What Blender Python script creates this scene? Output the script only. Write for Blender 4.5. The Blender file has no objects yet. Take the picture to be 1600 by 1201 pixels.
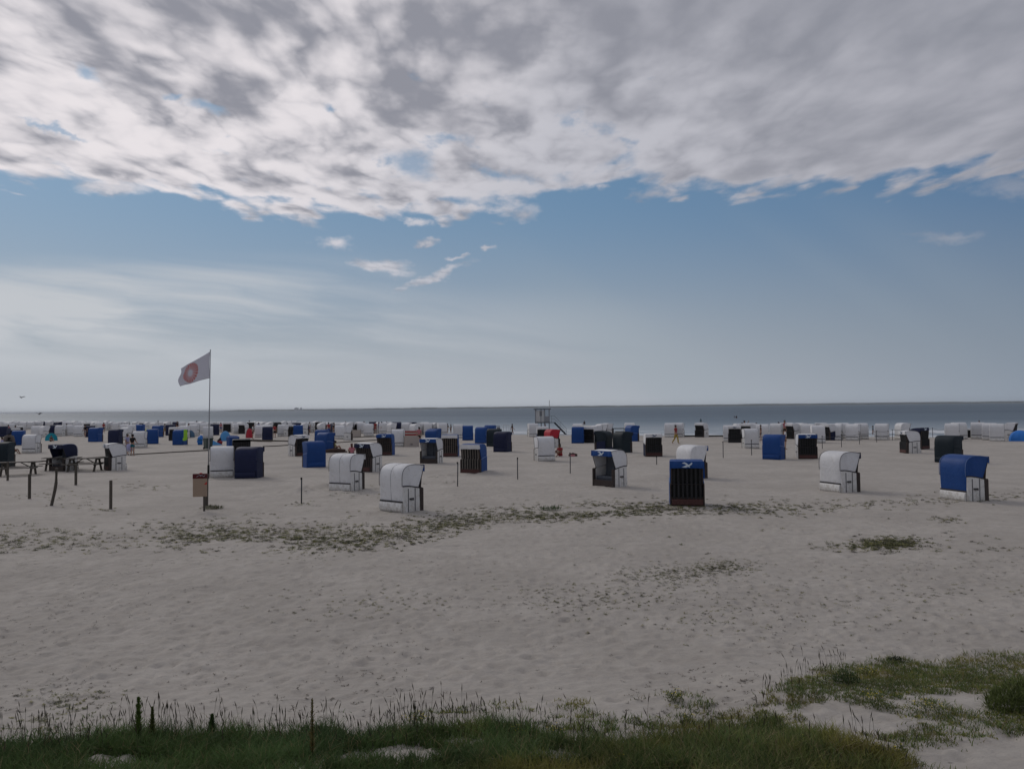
import bpy, bmesh, math, random
import numpy as np
from mathutils import Vector, Matrix
random.seed(7); rng = np.random.default_rng(11)
S = bpy.context.scene; COL = S.collection; R = math.radians

# ------------------------------------------------------------------ camera
CH = 3.5; FPX = 1200.0
pitch = math.atan(36.7/FPX); roll = math.atan(16.5/1600)
f_ = Vector((0, math.cos(pitch), math.sin(pitch)))
r0 = Vector((1, 0, 0)); u0 = r0.cross(f_)
r_ = r0*math.cos(roll) - u0*math.sin(roll); u_ = u0*math.cos(roll) + r0*math.sin(roll)
cam = bpy.data.objects.new('camera', bpy.data.cameras.new('camera')); COL.objects.link(cam)
M = Matrix((r_, u_, -f_)).transposed().to_4x4(); M.translation = Vector((0, 0, CH)); cam.matrix_world = M
cam.data.sensor_width = 36; cam.data.lens = 36*FPX/1600; cam.data.clip_start = .1; cam.data.clip_end = 90000
S.camera = cam
S.render.resolution_x, S.render.resolution_y = 1024, 768
S.view_settings.view_transform = 'Standard'; S.view_settings.look = 'None'
S.view_settings.gamma = 1; S.view_settings.exposure = 0.0; S.view_settings.use_curve_mapping = False

def ray(px, py): return f_ + r_*((px-800)/FPX) + u_*((600.5-py)/FPX)
def at(px, py, z=0.0):
    d = ray(px, py); t = (z-CH)/d.z
    return Vector((d.x*t, d.y*t, z))
def hor(px): return 645.5 - 16.5*px/1600
def pix(x, y, z):
    v = Vector((x, y, z-CH)); d = v.dot(f_)
    return 800+FPX*v.dot(r_)/d, 600.5-FPX*v.dot(u_)/d

# ------------------------------------------------------------------ node expressions
class E:
    nt = None
    def __init__(s, sock): s.s = sock
    @staticmethod
    def m(op, *a, clamp=False):
        n = E.nt.nodes.new('ShaderNodeMath'); n.operation = op; n.use_clamp = clamp
        for i, v in enumerate(a): E.put(n.inputs[i], v)
        return E(n.outputs[0])
    @staticmethod
    def put(i, v):
        if isinstance(v, E): E.nt.links.new(v.s, i)
        elif isinstance(v, (tuple, list)) and len(v) == 3 and i.type == 'RGBA': i.default_value = (*v, 1)
        else: i.default_value = v
    def __add__(s, o): return E.m('ADD', s, o)
    __radd__ = __add__
    def __mul__(s, o): return E.m('MULTIPLY', s, o)
    __rmul__ = __mul__
    def __sub__(s, o): return E.m('SUBTRACT', s, o)
    def __rsub__(s, o): return E.m('SUBTRACT', o, s)
    def __truediv__(s, o): return E.m('DIVIDE', s, o)
    def __pow__(s, o): return E.m('POWER', s, o)
    def max(s, o): return E.m('MAXIMUM', s, o)
    def min(s, o): return E.m('MINIMUM', s, o)
    def clamp(s): return E.m('ADD', s, 0.0, clamp=True)
def N(kind, **kw):
    n = E.nt.nodes.new('ShaderNode'+kind)
    for k, v in kw.items(): setattr(n, k, v)
    return n
def sstep(x, a, b, c=0.0, d=1.0):
    n = N('MapRange', interpolation_type='SMOOTHSTEP')
    E.put(n.inputs[0], x)
    for i, v in enumerate((a, b, c, d)): n.inputs[i+1].default_value = v
    return E(n.outputs[0])
def lstep(x, a, b, c=0.0, d=1.0):
    n = N('MapRange'); E.put(n.inputs[0], x)
    for i, v in enumerate((a, b, c, d)): n.inputs[i+1].default_value = v
    return E(n.outputs[0])
def noise(vec, scale, detail=4, rough=.5, dist=0.0, dims='3D', col=False):
    n = N('TexNoise', noise_dimensions=dims); E.put(n.inputs['Vector'], vec)
    n.inputs['Scale'].default_value = scale; n.inputs['Detail'].default_value = detail
    n.inputs['Roughness'].default_value = rough; n.inputs['Distortion'].default_value = dist
    return E(n.outputs[1 if col else 0])
def n2(x, y, scale, detail=4, rough=.5, seed=0.0, col=False):
    return noise(comb(x+seed*7.3 if seed else x, y+seed*3.1 if seed else y), scale, detail, rough, 0.0, '2D', col)
def comb(x, y, z=0.0):
    n = N('CombineXYZ')
    for i, v in enumerate((x, y, z)): E.put(n.inputs[i], v)
    return E(n.outputs[0])
def sep(v):
    n = N('SeparateXYZ'); E.put(n.inputs[0], v); return [E(o) for o in n.outputs]
def mix(f, a, b, mode='MIX'):
    n = N('MixRGB', blend_type=mode); E.put(n.inputs[0], f); E.put(n.inputs[1], a); E.put(n.inputs[2], b)
    return E(n.outputs[0])
def gray(x): return comb(x, x, x)

# ------------------------------------------------------------------ sky and sun
SUN_AZ, SUN_EL = R(-42), R(36)           # azimuth measured from the view axis, left of it
S.cycles.max_bounces = 4; S.cycles.diffuse_bounces = 2; S.cycles.glossy_bounces = 2; S.cycles.transparent_max_bounces = 4
w = bpy.data.worlds.new('World'); S.world = w; w.use_nodes = True
E.nt = w.node_tree; E.nt.nodes.clear()
def build_sky():
    out = N('OutputWorld'); bg = N('Background'); bg.inputs['Strength'].default_value = .1
    sky = N('TexSky', sky_type='NISHITA'); sky.sun_disc = False
    sky.sun_elevation = SUN_EL; sky.sun_rotation = SUN_AZ; sky.dust_density = 3.0; sky.air_density = 1.0; sky.ozone_density = 1.5
    tc = N('TexCoord'); x, y, z = sep(E(tc.outputs['Generated']))
    zz = z.max(.012); u = x/zz; v = y/zz
    az = x/y.max(.15); el = z/y.max(.15)
    nish = E(sky.outputs[0])
    front = sstep(y, .1, .35)
    # sunward factor along the horizon
    sx, sy = math.sin(SUN_AZ), math.cos(SUN_AZ)
    g = sstep(x*sx + y*sy, -.25, 1.0)                 # 1 toward the sun
    sdx, sdy, sdz = sx*math.cos(SUN_EL), sy*math.cos(SUN_EL), math.sin(SUN_EL)
    gs = sstep(x*sdx + y*sdy + z*sdz, .55, 1.0)
    # clear air: physical sky pulled toward a duller blue
    zt = sstep(z, .02, .27)
    base = mix(.80, mix(1.0, nish, (.30, .40, .55), 'MULTIPLY'),
               mix(g, mix(zt, (1.55, 2.1, 2.8), (.46, 1.34, 2.85)), mix(zt, (2.7, 3.3, 3.9), (1.25, 2.65, 4.25))))
    hz = mix(g, (1.72, 2.22, 2.95), (4.75, 5.0, 5.4))
    hf = E.m('EXPONENT', zz*(-8.0))
    base = mix((hf*1.0).clamp(), base, hz)
    # broad faint shafts of lit haze fanning down to the right
    sh = n2(az*1.4 + el*2.1, .5, 2.0, 2, .5)
    base = mix(sstep(sh, .45, .65)*sstep(el, .32, .12)*sstep(az, -.1, .15)*sstep(az, .75, .3)*.30*front, base, (3.2, 3.8, 4.3))
    # low streaky cloud on the sunny side
    wn = n2(az*2, el*5, 2.0, 2, .5, 1, col=True); w1, w2, _ = sep(wn)
    st = n2(az*1.1+el*2.2+(w1-.5)*.3, el*8.5 + az*.9+(w2-.5)*.2, 1.9, 6, .56, 3)
    lowm = sstep(el, .075, .12)*sstep(el, .215, .165)*sstep(az, -.05, -.42)*front
    low2 = sstep(el, .02, .08)*sstep(el, .17, .1)*sstep(az, .35, -.5)*front
    streak = (sstep(st + lowm*.10, .32, .68)*lowm*.90 + sstep(st, .25, .65)*low2*.8).clamp()
    base = mix(streak, base, mix(g, (3.5, 3.75, 4.1), (5.3, 5.55, 5.9)))
    # the cloud deck, as a layer seen in perspective
    P = comb(u, v)
    warp = noise(P, 1.1, 2, .5, 0.0, '2D', col=True)
    wx, wy, _ = sep(warp)
    pu = u + (wx-.5)*.30; pv = v + (wy-.5)*.30
    fc = N('FloatCurve'); c = fc.mapping.curves[0]
    pts = [(-4, 2.0), (-2.6, 2.9), (-2.03, 3.25), (-1.6, 3.45), (-1.25, 3.72), (-.8, 3.92), (-.45, 4.06), (-.05, 3.92), (.15, 3.60), (.5, 3.46), (.87, 3.56), (1.5, 3.46), (2.2, 3.28), (4, 3.1)]
    while len(c.points) < len(pts): c.points.new(.5, .5)
    for i, (a, b) in enumerate(pts): c.points[i].location = ((a+4)/8, b/5)
    fc.mapping.update(); E.put(fc.inputs['Value'], lstep(u, -4, 4)); E.put(fc.inputs['Factor'], 1.0)
    edge = E(fc.outputs[0])*5
    # puffy field: rounded cells (smooth voronoi) broken up by fine noise
    def vor(vec, sc, smooth=.6):
        n = N('TexVoronoi', feature='SMOOTH_F1', voronoi_dimensions='2D'); E.put(n.inputs['Vector'], vec); n.inputs['Scale'].default_value = sc
        n.inputs['Smoothness'].default_value = smooth; return E(n.outputs['Distance'])
    f1 = n2(u, v*.65, 7.0, 4, .62, 8, col=True); fx, fy, fz = sep(f1)
    def puff(ox, oy):
        q = comb(pu + ox + (fx-.5)*.13, (pv + oy)*.58 + (fy-.5)*.10, .4)
        return 1 - vor(q, 4.2)*.72 - vor(q, 9.5, .4)*.36
    p0 = puff(0, 0); p1 = puff(sx*.055, sy*.055)
    nb = n2(pu, pv*.8, 1.3, 3, .5, 2)
    nf = n2(u, v*.62, 5.0, 7, .60, 4)
    inside = edge - v + (nb-.5)*.8 + (p0-.58)*.75 + (nf-.5)*.5
    deck = sstep(inside, -.14, .20)
    soft = sstep(az, -.05, .5)                      # smoother, flatter cloud away from the sun
    n1 = n2(pu+3.1, pv*.85, 1.6, 3, .5, 1)
    thick = n1*.9 + p0*.55 + (nf-.5)*.5 + soft*.3 + sstep(v, 2.6, 1.6)*.12
    holes = sstep(thick, .44, .60)
    hn = n2(az, el*1.6, 9, 5, .62, 2, col=True); h1, h2, h3 = sep(hn)
    bx = az + (h1-.5)*.085; be = el + (h2-.5)*.045
    def B(px, py, w_, h_, t=0.0):
        dx = bx-(px-800)/1200; dy = (be-(637-py-(px-800)*.0103)/1200) + dx*t
        dx = dx*(1200/w_); dy = dy*(1200/h_)
        return 1 - E.m('SQRT', dx*dx + dy*dy)
    gap = B(640, 252, 52, 26, .25).max(B(600, 243, 20, 12)).max(B(150, 112, 40, 16, .3)).max(B(260, 140, 22, 9)).max(B(318, 160, 44, 11, .2)).max(B(795, 268, 60, 13, .3)).max(B(90, 200, 90, 7, .35)).max(B(505, 165, 14, 8))
    holes = (.35+holes*.65)*(1 - sstep(gap + (h3-.5)*2.2 + (nf-.5)*1.2, -.1, 1.0)*front*.72)
    cov = (deck*holes).clamp()
    puffs = None
    for q in [(530, 381, 44, 13), (592, 411, 46, 13, .2), (470, 334, 40, 14, .4), (175, 284, 74, 18), (812, 325, 42, 19), (650, 350, 20, 8), (668, 378, 22, 7), (1490, 366, 66, 11), (1585, 292, 72, 20, .1), (690, 428, 70, 8, -.2), (768, 391, 14, 6), (945, 291, 17, 9), (410, 310, 40, 12), (720, 405, 20, 5)]:
        b = B(*q); puffs = b if puffs is None else puffs.max(b)
    pc = sstep(puffs + (nf-.5)*1.2 + (h3-.5)*1.2, -.15, .95)*front*(.85 - soft*.40)
    cov = cov.max(pc)
    # shading of the deck: thick parts grey, thin rims and sunward flanks bright
    relief = (p0-p1)
    big = n2(pu+7, pv*1.1, .95, 2, .55, 3); mid = n2(pu+2, pv*.65, 2.6, 4, .55, 5)
    tone = .47 - (big-.5)*.85*(1-soft*.25) - (mid-.5)*1.35*(1-soft*.35) + relief*1.5*(1-soft*.62) + (nf-.5)*1.0*(1-soft*.55)
    bil = n2(pu, v*.60, 5.2, 3, .45, 6); bil = E.m('ABSOLUTE', bil-.5)
    tone = tone + (bil*5.5 - .42)*.55*(1-soft*.6)*sstep(v, 1.2, 2.0, .45, 1.0)
    tone = tone + sstep(inside, 1.3, .1)*.30*(1-soft*.6) - sstep(v, 2.8, 1.6)*.36*front - (p0-.60)*2.0*(1-soft*.6)
    tone = sstep((tone + sstep(holes, 1.0, .3)*.12)*.70 + .12, -.12, 1.08)
    tone = tone.max(pc*.75)
    dark = mix(g, (2.35, 2.5, 2.95), (2.8, 2.85, 3.3)); lite = mix(g, (3.35, 3.4, 3.9), (5.6, 5.6, 6.1))
    cc = mix(tone, dark, lite)
    cc = mix((sstep(gs, .3, 1.0)*.75*tone).clamp(), cc, (9.0, 8.4, 8.5))
    # distance haze over low cloud
    cc = mix(sstep(z, .16, .03), cc, hz)
    res = mix(cov, base, cc)
    res = mix(sstep(z, .0, -.12), res, (2.0, 2.1, 2.3))
    E.nt.links.new(res.s, bg.inputs['Color']); E.nt.links.new(bg.outputs[0], out.inputs[0])
build_sky()
w.cycles.sampling_method = 'MANUAL'; w.cycles.sample_map_resolution = 512
sl = bpy.data.lights.new('sun', 'SUN'); sl.energy = .7; sl.angle = R(24); sl.color = (1, .95, .88)
so = bpy.data.objects.new('sun', sl); COL.objects.link(so)
sd = Vector((math.sin(SUN_AZ)*math.cos(SUN_EL), math.cos(SUN_AZ)*math.cos(SUN_EL), math.sin(SUN_EL)))
so.rotation_euler = sd.to_track_quat('Z', 'Y').to_euler(); so.location = (0, 0, 40)

# ------------------------------------------------------------------ materials
def mat(name, col, rough=.8, var=.12, scale=6, bump=0.0, bscale=60, spec=.3, dirt=None, trans=0, fine=0):
    m = bpy.data.materials.new(name); m.use_nodes = True; E.nt = m.node_tree
    p = m.node_tree.nodes['Principled BSDF']
    tc = N('TexCoord'); o = E(tc.outputs['Object'])
    oi = N('ObjectInfo'); rnd = E(oi.outputs['Random'])
    n = noise(o, scale, 5, .6)
    k = (n-.5)*(2.4*var) + 1 + (rnd-.5)*var
    c = mix(1.0, (*col,), gray(k), 'MULTIPLY')
    if dirt:
        x, y, z = sep(o)
        dn = noise(o, scale*1.7, 5, .65)
        c = mix((sstep(dn + sstep(z, .5, 0)*.18, .52, .72)*dirt[1]), c, dirt[0])
    E.nt.links.new(c.s, p.inputs['Base Color'])
    p.inputs['Roughness'].default_value = rough; p.inputs['Specular IOR Level'].default_value = spec
    if bump:
        b = N('Bump'); b.inputs['Strength'].default_value = bump; b.inputs['Distance'].default_value = .02
        E.nt.links.new(noise(o, bscale, 4, .6).s, b.inputs['Height']); E.nt.links.new(b.outputs[0], p.inputs['Normal'])
    if trans:
        tr = N('BsdfTranslucent'); E.nt.links.new(c.s, tr.inputs[0]); ms = N('MixShader'); ms.inputs[0].default_value = trans
        E.nt.links.new(p.outputs[0], ms.inputs[1]); E.nt.links.new(tr.outputs[0], ms.inputs[2])
        E.nt.links.new(ms.outputs[0], m.node_tree.nodes['Material Output'].inputs[0])
    return m
sandy = (.36, .32, .29)
MAT = dict(
    white=mat('white_weave', (.72, .71, .69), .55, .12, 5, .35, 90, dirt=((.42, .38, .32), .45)),
    whitehood=mat('white_hood_cloth', (.72, .72, .73), .6, .12, 3, 1.0, 9, dirt=((.45, .42, .37), .35)),
    cream=mat('cream_weave', (.62, .60, .54), .6, .07, 5, .3, 80, dirt=((.4, .36, .3), .3)),
    blue=mat('blue_canvas', (.008, .058, .235), .55, .16, 3, .6, 9),
    bright=mat('bright_blue_canvas', (.03, .19, .60), .5, .15, 3, .5, 9),
    navy=mat('navy_canvas', (.008, .013, .050), .6, .2, 3, .6, 9),
    night=mat('blackish_green_canvas', (.007, .016, .024), .6, .2, 3, .6, 9),
    red=mat('red_canvas', (.42, .02, .035), .6, .15, 3, .6, 9),
    pipe=mat('dark_piping', (.045, .04, .042), .7, .15, 20),
    bluepipe=mat('pale_blue_piping', (.12, .2, .42), .7, .1, 20),
    wood=mat('dark_brown_wood', (.055, .042, .038), .75, .3, 14, .4, 40),
    slat=mat('weathered_slat_wood', (.11, .09, .078), .8, .3, 16, .4, 50),
    black=mat('black_stained_wood', (.022, .022, .024), .6, .3, 14, .4, 50),
    redwood=mat('reddish_brown_board', (.085, .038, .034), .7, .3, 12, .4, 40),
    grey=mat('grey_strip', (.13, .13, .14), .6, .1, 10),
    metal=mat('galvanised_metal', (.30, .31, .33), .4, .1, 10, spec=.5),
    darkmetal=mat('dark_painted_metal', (.03, .035, .045), .5, .15, 10, spec=.5),
    emblemw=mat('pale_emblem_print', (.62, .70, .78), .7, .05),
    emblemg=mat('grey_emblem_print', (.16, .19, .26), .7, .05),
    inner=mat('striped_cushion_cloth', (.09, .10, .12), .8, .3, 9),
    post=mat('old_post_wood', (.085, .075, .062), .85, .3, 14, .6, 50),
    plank=mat('grey_weathered_plank', (.14, .125, .11), .85, .3, 10, .6, 50),
    teal=mat('turquoise_tent_cloth', (.02, .36, .46), .55, .12, 4, .4, 9, trans=.25),
    lime=mat('lime_green_cloth', (.32, .62, .05), .7, .1, 5),
    skyblue=mat('pale_blue_tent_cloth', (.10, .34, .66), .55, .12, 4, .4, 9, trans=.2),
    slate=mat('slate_blue_cloth', (.07, .15, .24), .6, .12, 4),
    bin=mat('grey_green_plastic', (.035, .055, .05), .45, .1, 4, spec=.5),
    rubber=mat('black_rubber', (.012, .012, .012), .7, .1, 5),  # also blackens the sheet that imitates shade behind the chair slats
    beige=mat('beige_cloth', (.48, .42, .37), .8, .1, 4, .3, 12),
    board=mat('beige_sign_panel', (.36, .27, .20), .7, .08, 6),
    bandred=mat('dark_red_sign_band', (.09, .012, .015), .6, .1, 6),
    signred=mat('red_sign_print', (.5, .03, .03), .6, .1, 6),
    tower=mat('white_painted_panel', (.62, .62, .61), .5, .08, 4, dirt=((.4, .38, .35), .35)),
    glass=mat('dark_window_glass', (.02, .025, .03), .15, .05, 4, spec=.6),
    flag=mat('white_flag_cloth', (.74, .74, .80), .8, .04, 3, .3, 12, trans=.35),
    flagred=mat('red_flag_print', (.68, .14, .11), .8, .05, 3, trans=.3),
    skin=mat('skin', (.38, .22, .16), .55, .08, 5), tan=mat('tanned_skin', (.22, .115, .075), .55, .08, 5),
    hair=mat('dark_hair', (.018, .012, .010), .6, .2, 20), redhair=mat('auburn_hair', (.10, .03, .018), .6, .2, 20),
    foliage=mat('grass', (.055, .085, .024), .6, .35, .9, trans=.25),
    bird=mat('dark_feather', (.03, .03, .035), .7, .1, 5),
)
def cloth(name, c): 
    if name not in MAT: MAT[name] = mat(name, c, .85, .12, 8, .4, 30)
    return MAT[name]
for nm_, c_ in dict(cloth_black=(.012, .012, .014), cloth_red=(.33, .035, .04), cloth_pink=(.48, .17, .20), cloth_blue=(.03, .07, .30), cloth_teal=(.02, .13, .17), cloth_yellow=(.36, .26, .05), cloth_white=(.7, .7, .7), cloth_lime=(.5, .55, .25), cloth_brown=(.08, .05, .04), cloth_orange=(.55, .12, .02), cloth_grey=(.2, .2, .22), cloth_lilac=(.35, .35, .55)).items(): cloth(nm_, c_)

# ------------------------------------------------------------------ object helpers
def link(name, me, parent=None, mat_=None):
    o = bpy.data.objects.new(name, me); COL.objects.link(o)
    if parent is not None: o.parent = parent
    if mat_ is not None and me is not None and not me.materials: me.materials.append(mat_)
    return o
def tag(o, label=None, cat=None, group=None, kind=None):
    if label: o['label'] = label
    if cat: o['category'] = cat
    if group: o['group'] = group
    if kind: o['kind'] = kind
    return o
def thing(name, label, cat, loc=(0, 0, 0), rz=0, group=None):
    o = bpy.data.objects.new(name, None); COL.objects.link(o); o.empty_display_size = .2
    o.location = loc; o.rotation_euler = (0, 0, rz)
    return tag(o, label, cat, group)
class MB:
    def __init__(s): s.v = []; s.f = []
    def add(s, vs, fs):
        b = len(s.v); s.v += [tuple(v) for v in vs]; s.f += [tuple(i+b for i in f) for f in fs]; return s
    def box(s, c, d, rot=None):
        h = [x/2 for x in d]; vs = [Vector((sx*h[0], sy*h[1], sz*h[2])) for sz in (-1, 1) for sy in (-1, 1) for sx in (-1, 1)]
        if rot is not None: vs = [rot @ v for v in vs]
        c = Vector(c)
        return s.add([v+c for v in vs], [(0, 2, 3, 1), (4, 5, 7, 6), (0, 1, 5, 4), (2, 6, 7, 3), (0, 4, 6, 2), (1, 3, 7, 5)])
    def bar(s, a, b, w_, h_, up=(0, 0, 1)):
        a = Vector(a); b = Vector(b); d = (b-a); L = d.length; d.normalize(); up = Vector(up)
        sx = d.cross(up); 
        if sx.length < 1e-3: sx = d.cross(Vector((0, 1, 0)))
        sx.normalize(); uz = sx.cross(d)
        m = Matrix((sx, d, uz)).transposed()
        return s.box((a+b)/2, (w_, L, h_), m)
    def tube(s, pts, r, n=6, taper=None, cap=True):
        pts = [Vector(p) for p in pts]; rings = []
        for i, p in enumerate(pts):
            d = (pts[min(i+1, len(pts)-1)] - pts[max(i-1, 0)]).normalized()
            a = d.cross(Vector((0, 0, 1)))
            if a.length < .05: a = d.cross(Vector((0, 1, 0)))
            a.normalize(); b = d.cross(a); rr = r if taper is None else taper[i]
            rings.append([p + (a*math.cos(t)+b*math.sin(t))*rr for t in [2*math.pi*k/n for k in range(n)]])
        vs = [v for g in rings for v in g]; fs = []
        for i in range(len(pts)-1):
            for k in range(n): fs.append((i*n+k, i*n+(k+1) % n, (i+1)*n+(k+1) % n, (i+1)*n+k))
        if cap: fs += [tuple(range(n-1, -1, -1)), tuple((len(pts)-1)*n+k for k in range(n))]
        return s.add(vs, fs)
    def prism(s, poly, x0, x1):          # polygon in (y,z), extruded along x
        n = len(poly); vs = [(x0, y, z) for y, z in poly] + [(x1, y, z) for y, z in poly]
        return s.add(vs, [tuple(range(n)), tuple(range(2*n-1, n-1, -1))] + [(i, i+n, (i+1) % n + n, (i+1) % n) for i in range(n)])
    def mesh(s, name, smooth=False, bevel=0):
        me = bpy.data.meshes.new(name); me.from_pydata(s.v, [], s.f)
        bm = bmesh.new(); bm.from_mesh(me)
        bmesh.ops.recalc_face_normals(bm, faces=bm.faces)
        if bevel: bmesh.ops.bevel(bm, geom=[e for e in bm.edges if e.is_manifold and e.calc_face_angle(0) > .6], offset=bevel, segments=1, affect='EDGES')
        for f in bm.faces: f.smooth = smooth
        bm.to_mesh(me); bm.free(); me.update(); return me
    def obj(s, name, m, parent=None, smooth=False, bevel=0): return link(name, s.mesh(name, smooth, bevel), parent, m)
CACHE = {}
def cached(key, fn, m):
    k = (key, m.name)
    if k not in CACHE:
        me = fn() if key not in CACHE else CACHE[key].copy()
        if key not in CACHE: CACHE[key] = me.copy(); CACHE[key].materials.clear()
        me.materials.clear(); me.materials.append(m); CACHE[k] = me
    return CACHE[k]

# ------------------------------------------------------------------ ground
def vnoise(x, y, seed=0):
    xi = np.floor(x).astype(np.int64); yi = np.floor(y).astype(np.int64); fx = x-xi; fy = y-yi
    fx = fx*fx*(3-2*fx); fy = fy*fy*(3-2*fy)
    def h(a, b):
        n = (a*374761393 + b*668265263 + seed*1442695041) & 0xffffffff
        n = ((n ^ (n >> 13))*1274126177) & 0xffffffff
        return ((n ^ (n >> 16)) & 0xffff)/65535.0
    return (h(xi, yi)*(1-fx)+h(xi+1, yi)*fx)*(1-fy) + (h(xi, yi+1)*(1-fx)+h(xi+1, yi+1)*fx)*fy
def fbm(x, y, o=4, seed=0, g=.5):
    t = 0; a = 1; s_ = 0
    for i in range(o): t = t + a*vnoise(x*2**i, y*2**i, seed+i); s_ += a; a *= g
    return t/s_ - .5
def sm(x, a, b):
    t = np.clip((x-a)/(b-a), 0, 1); return t*t*(3-2*t)
SH = [(-3000, 1500), (-400, 340), (-230, 268), (-117, 203), (-70, 172), (-36, 143), (0, 107.5), (20, 97.5), (37, 90), (52, 83.5), (75, 77), (120, 68), (400, 30), (3000, -300)]
SHX = np.array([p[0] for p in SH], float); SHY = np.array([p[1] for p in SH], float)
def shore(x): return np.interp(x, SHX, SHY)
def duneedge(x): return 10.1 + .45*x*0 + .9*sm(x, 0, 5) + 1.5*fbm(x*.35, x*0+3, 2, 5)
def gheight(x, y):
    x = np.asarray(x, float); y = np.asarray(y, float)
    z = .10*fbm(x*.12, y*.12, 3, 1) + .05*fbm(x*.5, y*.5, 3, 2)
    z = z*sm(y, 3, 20)
    d = sm(duneedge(x)-y, -.8, 5.5)
    z = z + d*(.62 + .32*fbm(x*.55, y*.7, 3, 9))
    s_ = y-shore(x)
    z = z - .9*sm(s_, -9, 16) 
    return z
WATER_Z = -.30
def gz(x, y): return float(gheight(x, y))
GRID = {}
def gsurf(x, y):
    xs, ys, Z = GRID['xs'], GRID['ys'], GRID['Z']; x = np.asarray(x, float); y = np.asarray(y, float)
    i = np.clip(np.searchsorted(xs, x)-1, 0, len(xs)-2); j = np.clip(np.searchsorted(ys, y)-1, 0, len(ys)-2)
    fx = np.clip((x-xs[i])/(xs[i+1]-xs[i]), 0, 1); fy = np.clip((y-ys[j])/(ys[j+1]-ys[j]), 0, 1)
    return (Z[j, i]*(1-fx)+Z[j, i+1]*fx)*(1-fy) + (Z[j+1, i]*(1-fx)+Z[j+1, i+1]*fx)*fy
def build_ground():
    xs = list(np.arange(-11, 11.001, .055)); st = .055; x = 11.0
    while x < 2600: st *= 1.045 if x < 60 else 1.12; x += st; xs.append(x); xs.insert(0, -x)
    ys = [-60, -30, -15, -6, -2, 0, 1.5, 3, 4]; y = 4.6
    while y < 330: ys.append(y); y += max(.045, .0056*y)
    ys += [360, 420, 520, 700, 1000, 1600]
    xs = np.array(xs); ys = np.array(ys, float)
    X, Y = np.meshgrid(xs, ys); Z = gheight(X, Y)
    near = sm(Y, 60, 18)
    # trodden, wind-rippled surface
    Z += near*(.05*fbm(X*1.6, Y*1.6, 3, 21) + .030*fbm(X*4.2, Y*4.2, 3, 31) + .016*fbm(X*8.5, Y*8.5, 2, 35)) + .06*(1-near)*sm(Y, 90, 40)*fbm(X*.9, Y*1.2, 3, 41)
    # foot dents
    nd = 16000
    dy = 6.5 + 33*rng.random(nd)**1.5; dx = (rng.random(nd)-.5)*2*np.minimum(dy*.75+1, 24)
    for i in range(nd):
        a = .045+.06*rng.random(); dep = .007+.014*rng.random()
        i0, i1 = np.searchsorted(xs, [dx[i]-3*a, dx[i]+3*a]); j0, j1 = np.searchsorted(ys, [dy[i]-3*a, dy[i]+3*a])
        if i1-i0 < 2 or j1-j0 < 2: continue
        q = ((X[j0:j1, i0:i1]-dx[i])**2 + (Y[j0:j1, i0:i1]-dy[i])**2)/(a*a)
        Z[j0:j1, i0:i1] += dep*(-np.exp(-q) + .55*np.exp(-(np.sqrt(q)-1.7)**2*2.5))
    for (px, py, r, h) in [(470, 768, .9, .16), (500, 762, .8, .20), (530, 771, .9, .12), (575, 764, .8, .10), (610, 770, .8, .1), (700, 745, 1.2, .12), (760, 738, 1.2, .10), (640, 755, 1, .06), (435, 692, 1.6, .16), (900, 728, 1, .08), (1085, 686, 2, .12), (92, 764, .35, .22), (1495, 771, .6, .05)]:
        p = at(px, py); q = ((X-p.x)**2 + (Y-p.y)**2)/(r*r); m_ = q < 9
        Z[m_] += (h*np.exp(-q[m_]))*(1 + 2.2*fbm(X[m_]*2.4, Y[m_]*1.4, 3, 77))
    Z = Z - sm(duneedge(X)-Y, -.5, 1.5)*near*.45*(Z-gheight(X, Y))
    GRID.update(xs=xs, ys=ys, Z=Z)
    nx, ny = len(xs), len(ys)
    me = bpy.data.meshes.new('sand'); idx = np.arange(nx*ny).reshape(ny, nx)
    q = np.stack([idx[:-1, :-1], idx[:-1, 1:], idx[1:, 1:], idx[1:, :-1]], -1).reshape(-1, 4)
    me.vertices.add(nx*ny); me.vertices.foreach_set('co', np.stack([X, Y, Z], -1).astype(np.float32).ravel())
    me.loops.add(q.size); me.loops.foreach_set('vertex_index', q.astype(np.int32).ravel())
    me.polygons.add(len(q)); me.polygons.foreach_set('loop_start', np.arange(0, q.size, 4, dtype=np.int32))
    me.polygons.foreach_set('use_smooth', np.ones(len(q), bool)); me.update()
    at_ = me.attributes.new('shore_dist', 'FLOAT', 'POINT'); at_.data.foreach_set('value', (Y-shore(X)).astype(np.float32).ravel())
    m = bpy.data.materials.new('beach_sand'); m.use_nodes = True; E.nt = m.node_tree; p = m.node_tree.nodes['Principled BSDF']
    geo = N('NewGeometry'); pos = E(geo.outputs['Position']); px, py, pz = sep(pos)
    a = N('Attribute', attribute_name='shore_dist'); sd_ = E(a.outputs['Fac'])
    n1 = noise(pos, .35, 5, .6); n2 = noise(pos, 3.0, 5, .65); n3 = noise(pos, 28, 3, .7); n4 = noise(comb(px*.25, py, pz), .8, 5, .6)
    c = mix(sstep(n1, .35, .68), (.435, .399, .358), (.515, .475, .428))
    c = mix(sstep(n2, .35, .7)*.55, c, (.375, .338, .298))
    c = mix(sstep(n3, .55, .75)*.40, c, (.27, .24, .21))
    c = mix(sstep(n4, .58, .72)*.35, c, (.30, .27, .25))
    # fine dark litter
    vo = N('TexVoronoi'); E.put(vo.inputs['Vector'], comb(px*.8, py*1.3, pz)); vo.inputs['Scale'].default_value = 5.5
    lit = sstep(E(vo.outputs['Distance']), .13, .05)*sstep(noise(pos, .55, 3, .5), .46, .62)
    c = mix(lit*.6, c, (.10, .09, .075))
    c = mix(sstep(sd_ + (n1-.5)*3, -6, -2)*.8, c, (.21, .18, .155))
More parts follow.
